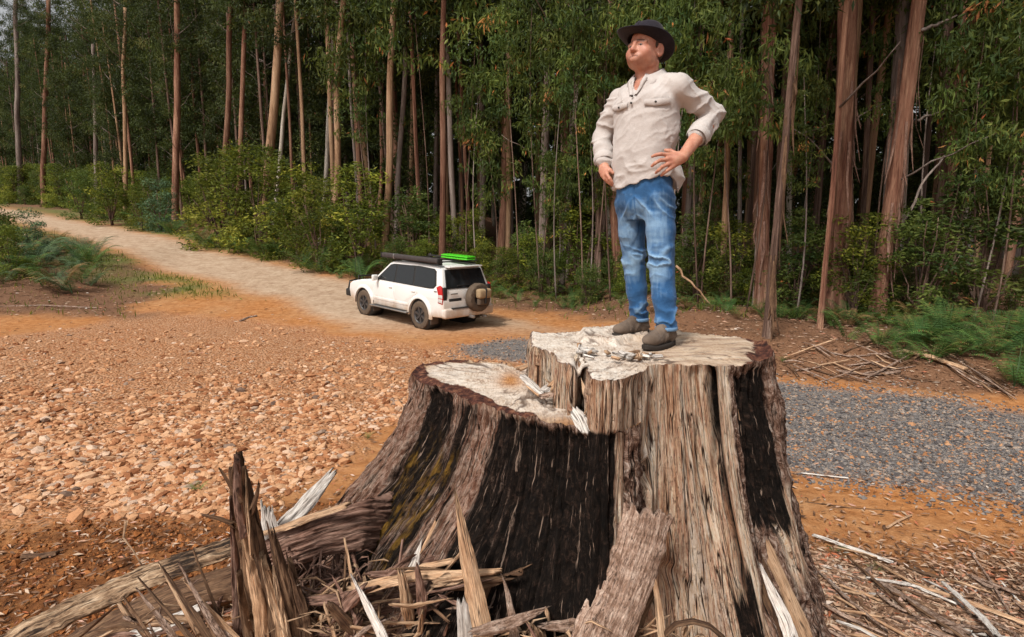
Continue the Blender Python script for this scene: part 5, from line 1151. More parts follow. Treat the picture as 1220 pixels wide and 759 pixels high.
car = thing('car', 'white four-wheel drive wagon with a spare wheel on its tailgate, parked on the dirt track', 'car', (rx0[0], rx0[1], z_r))
lf = np.array([-hd[1], hd[0]])    # its left side, towards the camera
rgt = -lf; 
# origin = middle of the rear axle on the ground; the photograph fixes the left rear wheel, so step half a track to the right
org = rx0 + rgt * .80; car.location = (org[0], org[1], z_r + .0)
car.rotation_euler = Matrix(((hd[0], lf[0], 0), (hd[1], lf[1], 0), (0, 0, 1))).to_euler(); car.rotation_euler = (car.rotation_euler.to_matrix() @ Matrix.Rotation(-math.atan2(z_f - z_r, 2.79), 3, 'Y')).to_euler()
def cp(name, bm, mat, par=None, smooth=True, deg=30):
    me = bm_mesh(name, bm, mat)
    if smooth: shade_auto(me, deg)
    return ob(name, me, par or car)
RW = .385
def arch(cx, r, n=10, z0=.36, a0=0, a1=pi):
    return [(cx + r * cos(t_), z0 + r * sin(t_)) for t_ in np.linspace(a0, a1, n)]
low = [(-1.02, .52), (-.98, .44)] + [(-.50, .40)] + arch(0, .47, 12, .40, pi, 0)[0:] + [(.52, .36), (2.24, .36)] + arch(2.79, .47, 12, .40, pi, 0) + [(3.40, .42), (3.58, .50), (3.64, .72), (3.60, .90), (3.45, .99), (2.95, 1.09), (2.30, 1.15), (1.0, 1.13), (-.92, 1.15), (-.97, .95), (-1.02, .80)]
cp('body', prism(low, -.885, .885, .045, 3), PAINT)
# wheel wells and underbody
cp('underbody', prism([(-.95, .42), (-.95, .95), (3.4, .95), (3.4, .42)], -.70, .70), BLK)
# cabin
b = [(2.36, 1.12), (1.62, 1.70), (1.45, 1.765), (.6, 1.80), (-.55, 1.78), (-.72, 1.735), (-.95, 1.12)]
def tumble(poly, y_b=.865, y_t=.70):
    return poly
bm = bmesh.new(); vs = {}
def yw(z): return .875 - (z - 1.12) * .24 if z > 1.12 else .875
for s_ in (1, -1): vs[s_] = [bm.verts.new((x, s_ * yw(z), z)) for x, z in b]
bm.faces.new(vs[1][::-1]); bm.faces.new(vs[-1])
for i in range(len(b)):
    j = (i + 1) % len(b); bm.faces.new((vs[1][i], vs[1][j], vs[-1][j], vs[-1][i]))
bmesh.ops.recalc_face_normals(bm, faces=bm.faces); bmesh.ops.bevel(bm, geom=[e for e in bm.edges if e.calc_face_angle(0) > radians(20)], offset=.05, segments=3, affect='EDGES', profile=.5)
cp('cabin', bm, PAINT)
def sidepane(poly, s_, name='window', mat=None, th=.006, proud=.004, par=None, bev=.0):
    bm = bmesh.new(); a = [bm.verts.new((x, s_ * (yw(z) + proud), z)) for x, z in poly]; c = [bm.verts.new((x, s_ * (yw(z) + proud - th - .01), z)) for x, z in poly]
    bm.faces.new(a); bm.faces.new(c[::-1]); n = len(poly)
    for i in range(n): bm.faces.new((a[(i + 1) % n], a[i], c[i], c[(i + 1) % n]))
    bmesh.ops.recalc_face_normals(bm, faces=bm.faces); return cp(name, bm, mat or GLASS, par, False)
for s_ in (1, -1):
    # black surround, then the panes a few millimetres prouder
    sidepane([(2.16, 1.175), (1.56, 1.655), (1.40, 1.69), (.2, 1.725), (-.46, 1.70), (-.56, 1.64), (-.66, 1.27), (-.56, 1.18), (-.4, 1.165)], s_, 'window_surround', BLK, proud=.003)
    fd = [(2.30, .44), (2.30, 1.10), (1.235, 1.115), (1.235, .44)]; rd = [(1.20, .44), (1.20, 1.115), (.12, 1.12), (.12, .98), (.30, .88), (.45, .72), (.52, .5), (.52, .44)]
    for poly, pane, hx in ((fd, [(2.06, 1.195), (1.54, 1.63), (1.38, 1.665), (1.26, 1.67), (1.24, 1.195)], 1.38), (rd, [(1.17, 1.19), (1.19, 1.672), (.42, 1.695), (.36, 1.19)], .30)):
        d = cp('door', prism(poly, s_ * .878, s_ * .893, .008, 2), PAINT)
        sidepane(pane, s_, 'window', proud=.008, par=d)
        cp('door_handle', box_bm((hx, s_ * .905, 1.02), (.16, .03, .035), .01), PAINT, d)
    sidepane([(.29, 1.19), (.35, 1.697), (-.42, 1.68), (-.50, 1.63), (-.60, 1.28), (-.52, 1.205)], s_, 'window', proud=.008)
    cp('door_moulding', prism([(.52, .58), (.52, .66), (2.24, .66), (2.24, .58)], s_ * .890, s_ * .905, .01, 2), PAINT)
    # flares
    for cx in (0, 2.79):
        o_ = arch(cx, .545, 18, .40, -.12, pi + .12); i_ = arch(cx, .455, 18, .40, -.12, pi + .12)
        bm = bmesh.new(); R = [[bm.verts.new((x, s_ * y_, z)) for x, z in pl] for pl, y_ in ((o_, .87), (o_, .90), (arch(cx, .50, 18, .40, -.12, pi + .12), .935), (i_, .935), (i_, .80))]
        for r1, r2 in zip(R[:-1], R[1:]):
            for i in range(17): bm.faces.new((r1[i], r1[i + 1], r2[i + 1], r2[i]))
        bmesh.ops.recalc_face_normals(bm, faces=bm.faces); cp('wheel_flare', bm, PAINT)
        # dark well behind the wheel
        V, F = tube(np.array([[cx, s_ * .45, .40], [cx, s_ * .868, .40]]), .468, 24); ob('wheel_well', mesh_np('wheel_well', V, F, BLK), car)
    # side step
    st = cp('side_step', box_bm((1.38, s_ * .94, .40), (1.85, .17, .045), .018), CHR)
    cp('step_pad', box_bm((1.38, s_ * .945, .427), (1.6, .12, .012), .004), BLK, st)
    for mx in (.75, 2.0): cp('step_bracket', box_bm((mx, s_ * .85, .40), (.06, .2, .04), .008), BLK, st)
    # mirror
    mi = cp('wing_mirror', box_bm((2.02, s_ * 1.00, 1.24), (.10, .19, .17), .035, 3), PAINT); cp('mirror_arm', box_bm((2.03, s_ * .90, 1.19), (.06, .08, .05), .01), BLK, mi)
    # tail light
    tl = cp('tail_light', prism([(-.78, .82), (-.80, 1.02), (-.72, 1.24), (-.86, 1.30), (-.945, 1.26), (-.985, .98), (-.985, .80)], s_ * .86, s_ * .90, .012, 2), REDL)
    cp('light_lens', prism([(-.80, .845), (-.805, .935), (-.975, .935), (-.975, .83)], s_ * .88, s_ * .908, .006), CLRL, tl); cp('light_lens', prism([(-.80, .955), (-.80, 1.04), (-.972, 1.05), (-.978, .955)], s_ * .88, s_ * .906, .006), CLRL, tl)
    cp('light_housing', box_bm((-.955, s_ * .80, 1.03), (.06, .13, .44), .02), BLK, tl)
    cp('bumper_reflector', box_bm((-1.06, s_ * .70, .60), (.03, .20, .06), .01), REDL)
    # mud flap, lamp in front
    for mx in (-.50, 2.26): cp('mud_flap', box_bm((mx, s_ * .78, .36), (.02, .26, .34), .006), flat('flap', (.10, .075, .06), .9))
    cp('headlight', box_bm((3.50, s_ * .72, .86), (.22, .26, .17), .05, 3), CLRL)
    cp('roof_rail', box_bm((.45, s_ * .60, 1.815), (2.1, .045, .04), .015), BLK)
cp('number_badge', box_bm((-.68, .893, 1.12), (.12, .006, .035), .002), CHR)
# windscreen and tailgate
wsn = Matrix.Rotation(0, 3, 'X')
bm = bmesh.new(); q = [(2.27, .74, 1.20), (2.27, -.74, 1.20), (1.68, -.64, 1.665), (1.68, .64, 1.665)]; n_ = Vector((.60, 0, .80)) * .03
a = [bm.verts.new(Vector(p) + n_) for p in q]; c = [bm.verts.new(Vector(p)) for p in q]; bm.faces.new(a); [bm.faces.new((a[(i + 1) % 4], a[i], c[i], c[(i + 1) % 4])) for i in range(4)]; bmesh.ops.recalc_face_normals(bm, faces=bm.faces); cp('windscreen', bm, GLASS, None, False)
tgt = cp('tailgate', prism([(-.985, .62), (-.99, .95), (-.955, 1.16), (-.93, 1.16), (-.93, .62)], -.72, .72, .01), PAINT)
bm = bmesh.new(); q = [(-.928, .73, 1.19), (-.928, -.73, 1.19), (-.755, -.64, 1.69), (-.755, .64, 1.69)]; n_ = Vector((-.94, 0, .32)) * .022
a = [bm.verts.new(Vector(p) + n_) for p in q]; c = [bm.verts.new(Vector(p) - n_) for p in q]; bm.faces.new(a); [bm.faces.new((a[(i + 1) % 4], a[i], c[i], c[(i + 1) % 4])) for i in range(4)]; bmesh.ops.recalc_face_normals(bm, faces=bm.faces); cp('rear_window', bm, GLASS, tgt, False)
cp('rear_wiper', box_bm((-.945, .12, 1.27), (.02, .5, .02), .004), BLK, tgt); cp('roof_spoiler', box_bm((-.80, 0, 1.765), (.22, 1.2, .035), .012), PAINT, tgt)
cp('number_plate', box_bm((-1.005, .46, .76), (.02, .36, .12), .004), PLATE, tgt); cp('plate_recess', box_bm((-.990, .46, .80), (.02, .44, .28), .01), BLK, tgt)
cp('badge', box_bm((-.994, .50, 1.06), (.012, .24, .035), .003), CHR, tgt)
rb = cp('rear_bumper', box_bm((-1.0, 0, .55), (.20, 1.80, .27), .06, 3), PAINT); cp('bumper_step', box_bm((-1.04, 0, .685), (.14, 1.3, .02), .006), BLK, rb)
cp('tow_bar', box_bm((-1.12, -.0, .42), (.28, .07, .07), .01), CHR); V, F = tube(np.array([[-.9, -.55, .38], [-1.16, -.55, .36]]), .035, 12); ob('exhaust_pipe', mesh_np('exhaust_pipe', V, F, CHR), car)
# wheels
def wheel(name, cx, cy, cz, axis='y', s_=1, w_=.26):
    wt = ob(name, None, car, (cx, cy, cz)); prof = [(.24, -.5), (.30, -.52), (.365, -.47), (.385, -.36), (.388, 0), (.385, .36), (.365, .47), (.30, .52), (.24, .5)]
    n = 56; a = np.arange(n) * 2 * pi / n; rows = []
    for j, (r, y_) in enumerate(prof):
        rr = r + (.008 * ((np.arange(n) // 2 + (j % 2)) % 2) if 2 <= j <= 6 else 0); rows.append(np.stack([rr * np.cos(a), np.full(n, y_ * w_), rr * np.sin(a)], 1))
    V = np.vstack(rows); ty = ob('tyre', mesh_np('tyre', V, grid_faces(n, len(prof), True), DUST, True), wt); shade_auto(ty.data, 40)
    prof = [(.245, .46), (.235, .50), (.22, .47), (.20, .34), (.19, -.4)]; rows = [np.stack([r * np.cos(a), np.full(n, s_ * y_ * w_), r * np.sin(a)], 1) for r, y_ in prof]
    rm = ob('rim', mesh_np('rim', np.vstack(rows), grid_faces(n, len(prof), True), RIM), wt)
    bm = bmesh.new()
    V, F = tube(np.array([[0, s_ * .12 * w_, 0], [0, s_ * .24 * w_, 0]]), .19, 24); ps = [(V, F)]
    for k in range(6):
        t_ = k * pi / 3 + .3; d = np.array([cos(t_), 0, sin(t_)]); e = np.array([-sin(t_), 0, cos(t_)])
        Vb = []
        for r, hw, yy in ((.03, .022, .40), (.225, .036, .46)):
            for q_, y2 in ((-1, yy), (1, yy), (1, yy - .16), (-1, yy - .16)): Vb.append(d * r + e * hw * q_ + np.array([0, s_ * y2 * w_, 0]))
        ps.append((np.array(Vb), [np.array([[0, 1, 5, 4], [1, 2, 6, 5], [2, 3, 7, 6], [3, 0, 4, 7], [0, 3, 2, 1], [4, 5, 6, 7]])]))
    V, F = tube(np.array([[0, s_ * .30 * w_, 0], [0, s_ * .47 * w_, 0]]), [.05, .042], 16); ps.append((V, F))
    V, F = merge(ps); ob('spokes', mesh_np('spokes', V, F, RIM, False), wt)
    return wt
for cx in (0, 2.79):
    for s_ in (1, -1): wheel('wheel', cx, s_ * .78, RW, s_=s_)
sp = wheel('spare_wheel', -1.16, -.22, .93, s_=1, w_=.24); sp.rotation_euler = (0, 0, pi / 2)
cp('spare_carrier', box_bm((-1.02, -.22, .93), (.12, .3, .3), .02), BLK)
# dusty bag strapped to the spare
bag = cp('wheel_bag', box_bm((-1.36, -.24, 1.06), (.20, .46, .26), .06, 3), TANC); cp('strap', box_bm((-1.365, -.24, 1.0), (.22, .04, .42), .01), BLK, bag); cp('strap', box_bm((-1.34, -.24, .84), (.14, .38, .20), .04, 3), DUST, bag)
# bull bar
bb = ob('bull_bar', None, car, (0, 0, 0))
cp('bar_channel', box_bm((3.74, 0, .60), (.26, 1.78, .24), .05, 3), BLK, bb)
for pth, r in (([(3.80, -.42, .6), (3.84, -.42, 1.08), (3.84, .42, 1.08), (3.80, .42, .6)], .03), ([(3.78, .40, .98), (3.74, .80, .96), (3.72, .86, .72)], .026), ([(3.78, -.40, .98), (3.74, -.80, .96), (3.72, -.86, .72)], .026)):
    V, F = tube(np.array(pth), r, 10); ob('bar_tube', mesh_np('bar_tube', V, F, BLK), bb)
V, F = tube(np.array([[2.28, -.93, 1.0], [2.24, -.93, 1.30], [1.75, -.86, 1.75], [1.72, -.85, 1.92]]), .035, 10); ob('snorkel', mesh_np('snorkel', V, F, BLK), car)
V, F = tube(np.array([[3.70, .62, .9], [3.70, .62, 2.0]]), [.008, .004], 6); ob('aerial', mesh_np('aerial', V, F, BLK), car)
cp('grille', box_bm((3.62, 0, .86), (.06, .80, .2), .02), BLK)
# roof
rk = ob('roof_rack', None, car, (0, 0, 0))
for x in (-.35, .30, .95, 1.4): cp('cross_bar', box_bm((x, 0, 1.86), (.05, 1.36, .03), .008), BLK, rk)
for y_ in (-.62, .62): cp('side_bar', box_bm((.45, y_, 1.89), (2.2, .035, .05), .01), BLK, rk)
aw = cp('awning', box_bm((.62, .76, 1.915), (2.60, .17, .145), .05, 3), CANV); cp('awning_end', box_bm((-.69, .76, 1.915), (.03, .175, .15), .02), BLK, aw); cp('awning_end', box_bm((1.93, .76, 1.915), (.03, .175, .15), .02), BLK, aw); cp('awning_strap', box_bm((1.3, .76, 1.915), (.05, .178, .152), .02), CHR, aw)
# lime recovery boards: rest on the rack, a thing of their own
Mx = Matrix.Translation(car.location) @ car.rotation_euler.to_matrix().to_4x4()
for i in range(2):
    c = Mx @ Vector((-.20, -.30 - .012 * i, 1.935 + .062 * i)); rt = thing('recovery_board', ['lower lime green recovery board lying flat on the rear of the car roof rack', 'upper lime green recovery board stacked on another one on the car roof rack'][i], 'recovery board', c, 'recovery boards on the roof rack'); rt.rotation_euler = car.rotation_euler
    ob('board', shade_auto(bm_mesh('board', box_bm((0, 0, 0), (1.12, .33, .035), .014, 2), GREEN)), rt)
    for k in range(9): ob('lug', bm_mesh('lug', box_bm((-.48 + k * .12, 0, .024), (.05, .25, .016), .004, 1), GREEN), rt)
# ================================================================== FOREST
RF = np.random.default_rng(23)
def bark_mat(name, stops, streak=(20, 20, .9)):
    t = NT(name); v = t.vec('Object', streak); oi = t.n('ObjectInfo').outputs['Random']
    off = t.n('VectorMath', {0: v, 1: t.n('CombineXYZ', {'X': t.math('MULTIPLY', oi, 37.0), 'Y': t.math('MULTIPLY', oi, 11.0)}).outputs[0]}, operation='ADD').outputs[0]
    n = t.noise(off, 1, 8, .75, .4); n2 = t.noise(t.vec('Object', (3, 3, .35)), 1, 3, .5); n3 = t.noise(t.vec('Object', (60, 60, 6)), 1, 4, .65)
    c = t.ramp(t.math('ADD', t.math('MULTIPLY', n, .6), t.math('MULTIPLY', n2, .4)), stops)
    c = t.mix(.4, c, t.ramp(n3, [(.3, (.25, .25, .25)), (.7, (.75, .75, .75))]), 'OVERLAY')
    c = t.n('HueSaturation', {'Color': c, 'Value': t.remap(oi, 0, 1, .9, 1.55)}).outputs[0]
    return t.done(c, .9, t.bump(t.math('ADD', n, t.math('MULTIPLY', n3, .4)), .04, .9), .15)
BARK = dict(
    red=bark_mat('red_gum_bark', [(.34, (.030, .015, .011)), (.44, (.12, .050, .032)), (.53, (.20, .105, .068)), (.62, (.33, .195, .125)), (.75, (.42, .33, .26))]),
    tan=bark_mat('tan_gum_bark', [(.32, (.07, .038, .022)), (.45, (.21, .12, .068)), (.58, (.34, .22, .135)), (.75, (.44, .34, .25))]),
    grey=bark_mat('grey_gum_bark', [(.32, (.045, .032, .027)), (.45, (.13, .095, .080)), (.58, (.24, .195, .17)), (.75, (.38, .33, .29))]),
    pale=bark_mat('pale_gum_bark', [(.32, (.16, .12, .09)), (.48, (.38, .32, .26)), (.62, (.54, .49, .43))]),
    dark=bark_mat('dark_gum_bark', [(.34, (.020, .013, .010)), (.48, (.085, .050, .037)), (.58, (.19, .125, .095)), (.7, (.34, .27, .22))]))
def leaf_mat(name, stops, trans=.22):
    t = NT(name); oi = t.n('ObjectInfo').outputs['Random']; a = t.attr('v')
    c = t.ramp(a, stops); c = t.n('HueSaturation', {'Color': c, 'Hue': t.remap(oi, 0, 1, .488, .512), 'Value': t.remap(oi, 0, 1, .75, 1.25)}).outputs[0]
    d = t.n('BsdfPrincipled', {'Base Color': c, 'Roughness': .6, 'Specular IOR Level': .22}); tr = t.n('BsdfTranslucent', {'Color': t.mix(.5, c, (.22, .30, .04), 'MIX')})
    m = t.n('MixShader', {0: trans}); t.t.links.new(d.outputs[0], m.inputs[1]); t.t.links.new(tr.outputs[0], m.inputs[2]); t.t.links.new(m.outputs[0], t.out.inputs['Surface']); return t.m
GUM = leaf_mat('gum_leaves', [(0, (.013, .021, .006)), (.4, (.034, .050, .012)), (.75, (.074, .092, .020)), (.95, (.15, .16, .040)), (.985, (.18, .09, .035)), (1, (.24, .10, .04))], .15)
GUMB = leaf_mat('bright_gum_leaves', [(0, (.035, .065, .018)), (.4, (.066, .094, .020)), (.8, (.145, .175, .036)), (.95, (.27, .29, .08)), (.965, (.50, .12, .05)), (1, (.55, .20, .07))], .3)
SHR = leaf_mat('shrub_leaves', [(0, (.028, .044, .007)), (.45, (.110, .135, .017)), (.85, (.27, .275, .030)), (1, (.40, .38, .06))], .3)
FRN = leaf_mat('fern_fronds', [(0, (.035, .075, .025)), (.6, (.085, .17, .045)), (.93, (.16, .25, .06)), (1, (.22, .12, .05))], .3)
BRN = leaf_mat('brown_fern_fronds', [(0, (.09, .04, .02)), (.6, (.20, .10, .045)), (1, (.32, .19, .09))], .2)
BLG = leaf_mat('blue_green_leaves', [(0, (.035, .065, .035)), (.6, (.09, .15, .075)), (1, (.17, .24, .12))], .2)
def leaves(cent, L, Wd, droop, rng, val=None, flat_=0.0):
    """one bent leaf (two triangles pairs) per centre"""
    n = len(cent); a = rng.uniform(0, 2 * pi, n); dz = np.clip(rng.normal(-droop, .38, n), -1, 1); h = np.sqrt(1 - dz ** 2)
    d = np.stack([np.cos(a) * h, np.sin(a) * h, dz], 1); r = rng.normal(0, 1, (n, 3)); r[:, 2] += flat_ * 3
    s = np.cross(d, r); s /= np.linalg.norm(s, axis=1)[:, None] + 1e-9; nn = np.cross(s, d)
    L = L * rng.uniform(.65, 1.3, n)[:, None]; W_ = Wd * rng.uniform(.7, 1.3, n)[:, None]
    p0 = cent; p1 = cent + d * L * .45 + s * W_ * .5; p2 = cent + d * L + nn * L * .12; p3 = cent + d * L * .45 - s * W_ * .5
    V = np.stack([p0, p1, p2, p3], 1).reshape(-1, 3); i = np.arange(n)[:, None] * 4
    F = np.concatenate([i + [0, 1, 2], i + [0, 2, 3]], 1).reshape(-1, 3)
    val = np.clip(rng.beta(2, 2.4, n) * .92 + (rng.uniform(0, 1, n) < .02) * .5, 0, 1) if val is None else val
    return V, F, np.repeat(val, 4)
def crown(name, z0, z1, R, nc, per, L, Wd, mat, seed, cr=.5, droop=.55, prof=None, core=.25, zs=.8):
    r = np.random.default_rng(seed); z = r.uniform(0, 1, nc); rr = R * (prof(z) if prof else np.sin(np.clip(z, .05, .98) * pi) ** .5) * np.sqrt(r.uniform(core ** 2, 1, nc)); a = r.uniform(0, 2 * pi, nc)
    C = np.stack([rr * np.cos(a), rr * np.sin(a), z0 + (z1 - z0) * z], 1)
    crr = cr * r.uniform(.5, 1.35, nc); pos = []; vv = []
    for c, q in zip(C, crr):
        m = max(6, int(per * (q / cr) ** 1.7)); p = r.normal(0, 1, (m, 3)); p /= np.linalg.norm(p, axis=1)[:, None]; p *= (r.uniform(0, 1, m) ** .45)[:, None] * q * [1, 1, zs]; pos.append(c + p); vv.append(np.clip(r.normal(.40, .20) + r.normal(0, .12, m), 0, .96))
    pos = np.vstack(pos); vv = np.concatenate(vv); vv = np.where(r.uniform(0, 1, len(vv)) < .006, .99, vv); V, F, v = leaves(pos, L, Wd, droop, r, vv)
    return mesh_np(name, V, F, mat, False, attrs={'v': v}), C
# --- shared crown meshes (local z = metres above the crown's own base)
CROWN = []
for k in range(6):
    z1 = [12, 14, 11, 15, 13, 12][k]; R = [2.4, 2.0, 2.8, 2.2, 2.6, 1.8][k]
    CROWN.append(crown('crown', 0, z1, R, 105, 78, .25, .07, GUM, 900 + k, cr=.62, droop=.6)[0])
LOWC = [crown('low_foliage', 0, 7, 1.9, 70, 70, .22, .065, GUM, 930 + k, cr=.62, droop=.5)[0] for k in range(3)]
SPRAY = [crown('leaf_spray', -1.0, 1.0, 1.1, 30, 40, .19, .046, GUMB, 940 + k, cr=.34, droop=.75, core=.1)[0] for k in range(3)]
def limb_mesh(z0, z1, R, seed, n=12):
    r = np.random.default_rng(seed); ps = []
    for i in range(n):
        z = r.uniform(z0, z1); a = r.uniform(0, 2 * pi); l = R * r.uniform(.5, 1); t = np.linspace(0, 1, 6)[:, None]
        d = np.array([cos(a), sin(a), 0]); p = np.array([0, 0, z]) + d * l * t + Z3 * (l * .75 * t ** 1.4) + r.normal(0, .05, (6, 3)) * t
        ps.append(tube(p, np.linspace(.045, .012, 6), 5))
    return merge(ps)
LIMB = []
for k in range(4):
    V, F = limb_mesh(0, 11, 2.2, 950 + k); LIMB.append(mesh_np('limbs', V, F, BARK['grey']))
def trunk_geo(p0, p1, r0, r1, seed, n=12, m=26, wob=.10, rough=.10):
    r = np.random.default_rng(seed); t = np.linspace(0, 1, m); L_ = np.linalg.norm(np.array(p1) - p0); z = t * L_
    path = np.array(p0)[None] * (1 - t)[:, None] + np.array(p1)[None] * t[:, None]
    path[:, 0] += wob * (vn(z * .22, seed * 3.1, seed=seed) - vn(np.array([0.]), seed * 3.1, seed=seed)); path[:, 1] += wob * vn(z * .22, seed * 7.7, seed=seed + 1)
    rad = (r0 + (r1 - r0) * t) * (1 + .35 * np.exp(-z / .35)); V, F = tube(path, rad, n, caps=True)
    k = n * m; c = np.repeat(path, n, 0); d = V[:k] - c; th = np.tile(np.arange(n) * 2 * pi / n, m); zz = np.repeat(z, n)
    f = 1 + rough * (vn(np.cos(th) * 2.6, np.sin(th) * 2.6, zz * .7, seed) + .5 * vn(np.cos(th) * 7, np.sin(th) * 7, zz * 1.3, seed + 1) + .35 * vn(np.cos(th) * 15, np.sin(th) * 15, zz * 2.5, seed + 2)); V[:k] = c + d * f[:, None]; return V, F, path
TRK = []
for k in range(6):
    V, F, _ = trunk_geo((0, 0, -.3), (.25 * sin(k * 2), .2 * cos(k), 20), .5, .28, 60 + k, 9, 18, .25); TRK.append({b: mesh_np('trunk', V, F, BARK[b]) for b in BARK})
def bark_strips(par, path, rad, n, seed, mat):
    r = np.random.default_rng(seed)
    for i in range(n):
        k = r.uniform(.05, .5); j = int(k * (len(path) - 1)); c = path[j]; rr = rad * (1.15); a = radians(r.uniform(200, 340)); d = np.array([cos(a), sin(a), 0]); l = r.uniform(.6, 2.2)
        p = [c + d * rr, c + d * (rr * 1.05 + .02) - Z3 * l * .5 + r.normal(0, .03, 3), c + d * (rr * 1.3 + .05) - Z3 * l + r.normal(0, .08, 3)]
        V, F, uv = slab_geo(p, [.05, .07, .02], .01, up=d, nu=5, nv=14, seed=seed + i); part('bark_strip', V, F, WD[mat], par, uv=uv)
# --- trees traced from the photograph: (upper point), (lower point), distance or None (= base on the ground there), width px, bark, label
TR = [
 ((20, 30), (24, 215), 52, 6, 'grey', 'thin grey gum tree nearest the left edge of the photo'),
 ((57, 40), (54, 160), 47, 6, 'red', 'reddish gum tree, second from the left edge'),
 ((150, 60), (150, 130), 44, 5, 'tan', 'thin tan gum tree rising behind the dark foliage left of the track'),
 ((113, 105), (114, 200), 46, 5, 'grey', 'thin grey gum tree above the far end of the track'),
 ((210, 60), (208, 235), 40, 8, 'red', 'straight red-brown gum tree standing alone above the white-flowering bushes'),
 ((279, 0), (271, 170), 37, 7, 'red', 'red-brown gum tree right of the lone red-brown one, beginning above the yellow-green shrubs'),
 ((293, 20), (287, 170), 39, 6, 'red', 'dark red gum tree close beside the thick tan one on its left'),
 ((331, 0), (320, 205), 33, 11, 'tan', 'thick tan gum tree rising out of the yellow-green shrubs left of the car'),
 ((352, 50), (338, 170), 40, 5, 'pale', 'thin pale leaning gum tree right of the thick tan one'),
 ((397, 0), (388, 175), 38, 6, 'pale', 'thin pale gum tree just left of the slender orange-tan one'),
 ((405, 0), (396, 258), 28.5, 8, 'tan', 'slender orange-tan gum tree left of and behind the car bonnet'),
 ((462, 0), (454, 175), 36, 5, 'red', 'very thin red-brown gum tree left of the tall pale-tan one above the car'),
 ((469, 0), (459, 262), 27.5, 9, 'tan', 'tall pale-tan gum tree above the front of the car roof'),
 ((482, 90), (475, 235), 31, 7, 'grey', 'grey gum tree right of the tall pale-tan one above the car'),
 ((524, 0), (521, 150), 36, 6, 'grey', 'thin grey gum tree left of the red one above the back of the car'),
 ((531, 0), (527, 285), 26, 8, 'red', 'red-barked gum tree above the lime boards on the car roof'),
 ((608, 0), (596, 322), None, 10, 'red', 'red-brown gum tree right of the car with bare pinkish foot'),
 ((653, 0), (646, 290), 24.5, 10, 'grey', 'pale grey gum tree midway between the car and the man'),
 ((682, 60), (677, 260), 27, 5, 'grey', 'thin grey gum tree just left of the man'),
 ((724, 60), (716, 300), 24, 7, 'grey', 'grey gum tree half hidden behind the man shoulder'),
 ((716, 190), (712, 320), 22, 9, 'dark', 'dark gum tree at the left of the man hip'),
 ((735, 240), (737, 345), None, 12, 'red', 'red-brown trunk seen between the man legs and the forest edge'),
 ((868, 0), (860, 350), 17.5, 7, 'tan', 'very straight thin tan gum tree right of the man elbow'),
 ((884, 0), (881, 300), 20, 5, 'grey', 'thin grey gum tree between the straight tan one and the clump of four trunks'),
 ((917, 0), (899, 365), 16.6, 9, 'grey', 'grey leftmost trunk of the clump right of the man'),
 ((922, 0), (906, 380), 16.2, 15, 'red', 'thick red-brown trunk in the middle of the clump right of the man'),
 ((945, 0), (912, 402), None, 9, 'dark', 'leaning dark brown trunk at the front of the clump right of the man'),
 ((936, 20), (925, 330), 19, 7, 'dark', 'dark thin trunk behind the leaning one right of the man'),
 ((996, 60), (976, 392), None, 6, 'red', 'thin brown trunk left of the thickest red-brown gum tree'),
 ((1007, 0), (992, 372), 15.2, 22, 'red', 'thickest red-brown gum tree with peeling bark, right part of the photo'),
 ((1022, 0), (1008, 355), 15.8, 13, 'tan', 'tan trunk pressed against the right side of the thickest red-brown gum tree'),
 ((1031, 60), (1024, 300), 19, 6, 'dark', 'dark thin trunk right of the thickest red-brown gum tree'),
 ((1079, 20), (1058, 300), 15.4, 14, 'grey', 'grey-pink left trunk of the leaning pair at the right'),
 ((1098, 0), (1047, 382), None, 17, 'red', 'leaning trunk with orange peeling bark, right one of the leaning pair'),
 ((1124, 60), (1115, 320), 17.0, 13, 'dark', 'dark red gum tree right of the leaning pair'),
 ((1144, 110), (1135, 330), 16.5, 8, 'red', 'thin red-brown gum tree nearest the right edge'),
 ((1170, 60), (1166, 320), 22, 6, 'dark', 'thin dark trunk in the deep shade at the right edge')]
tr_xy = []
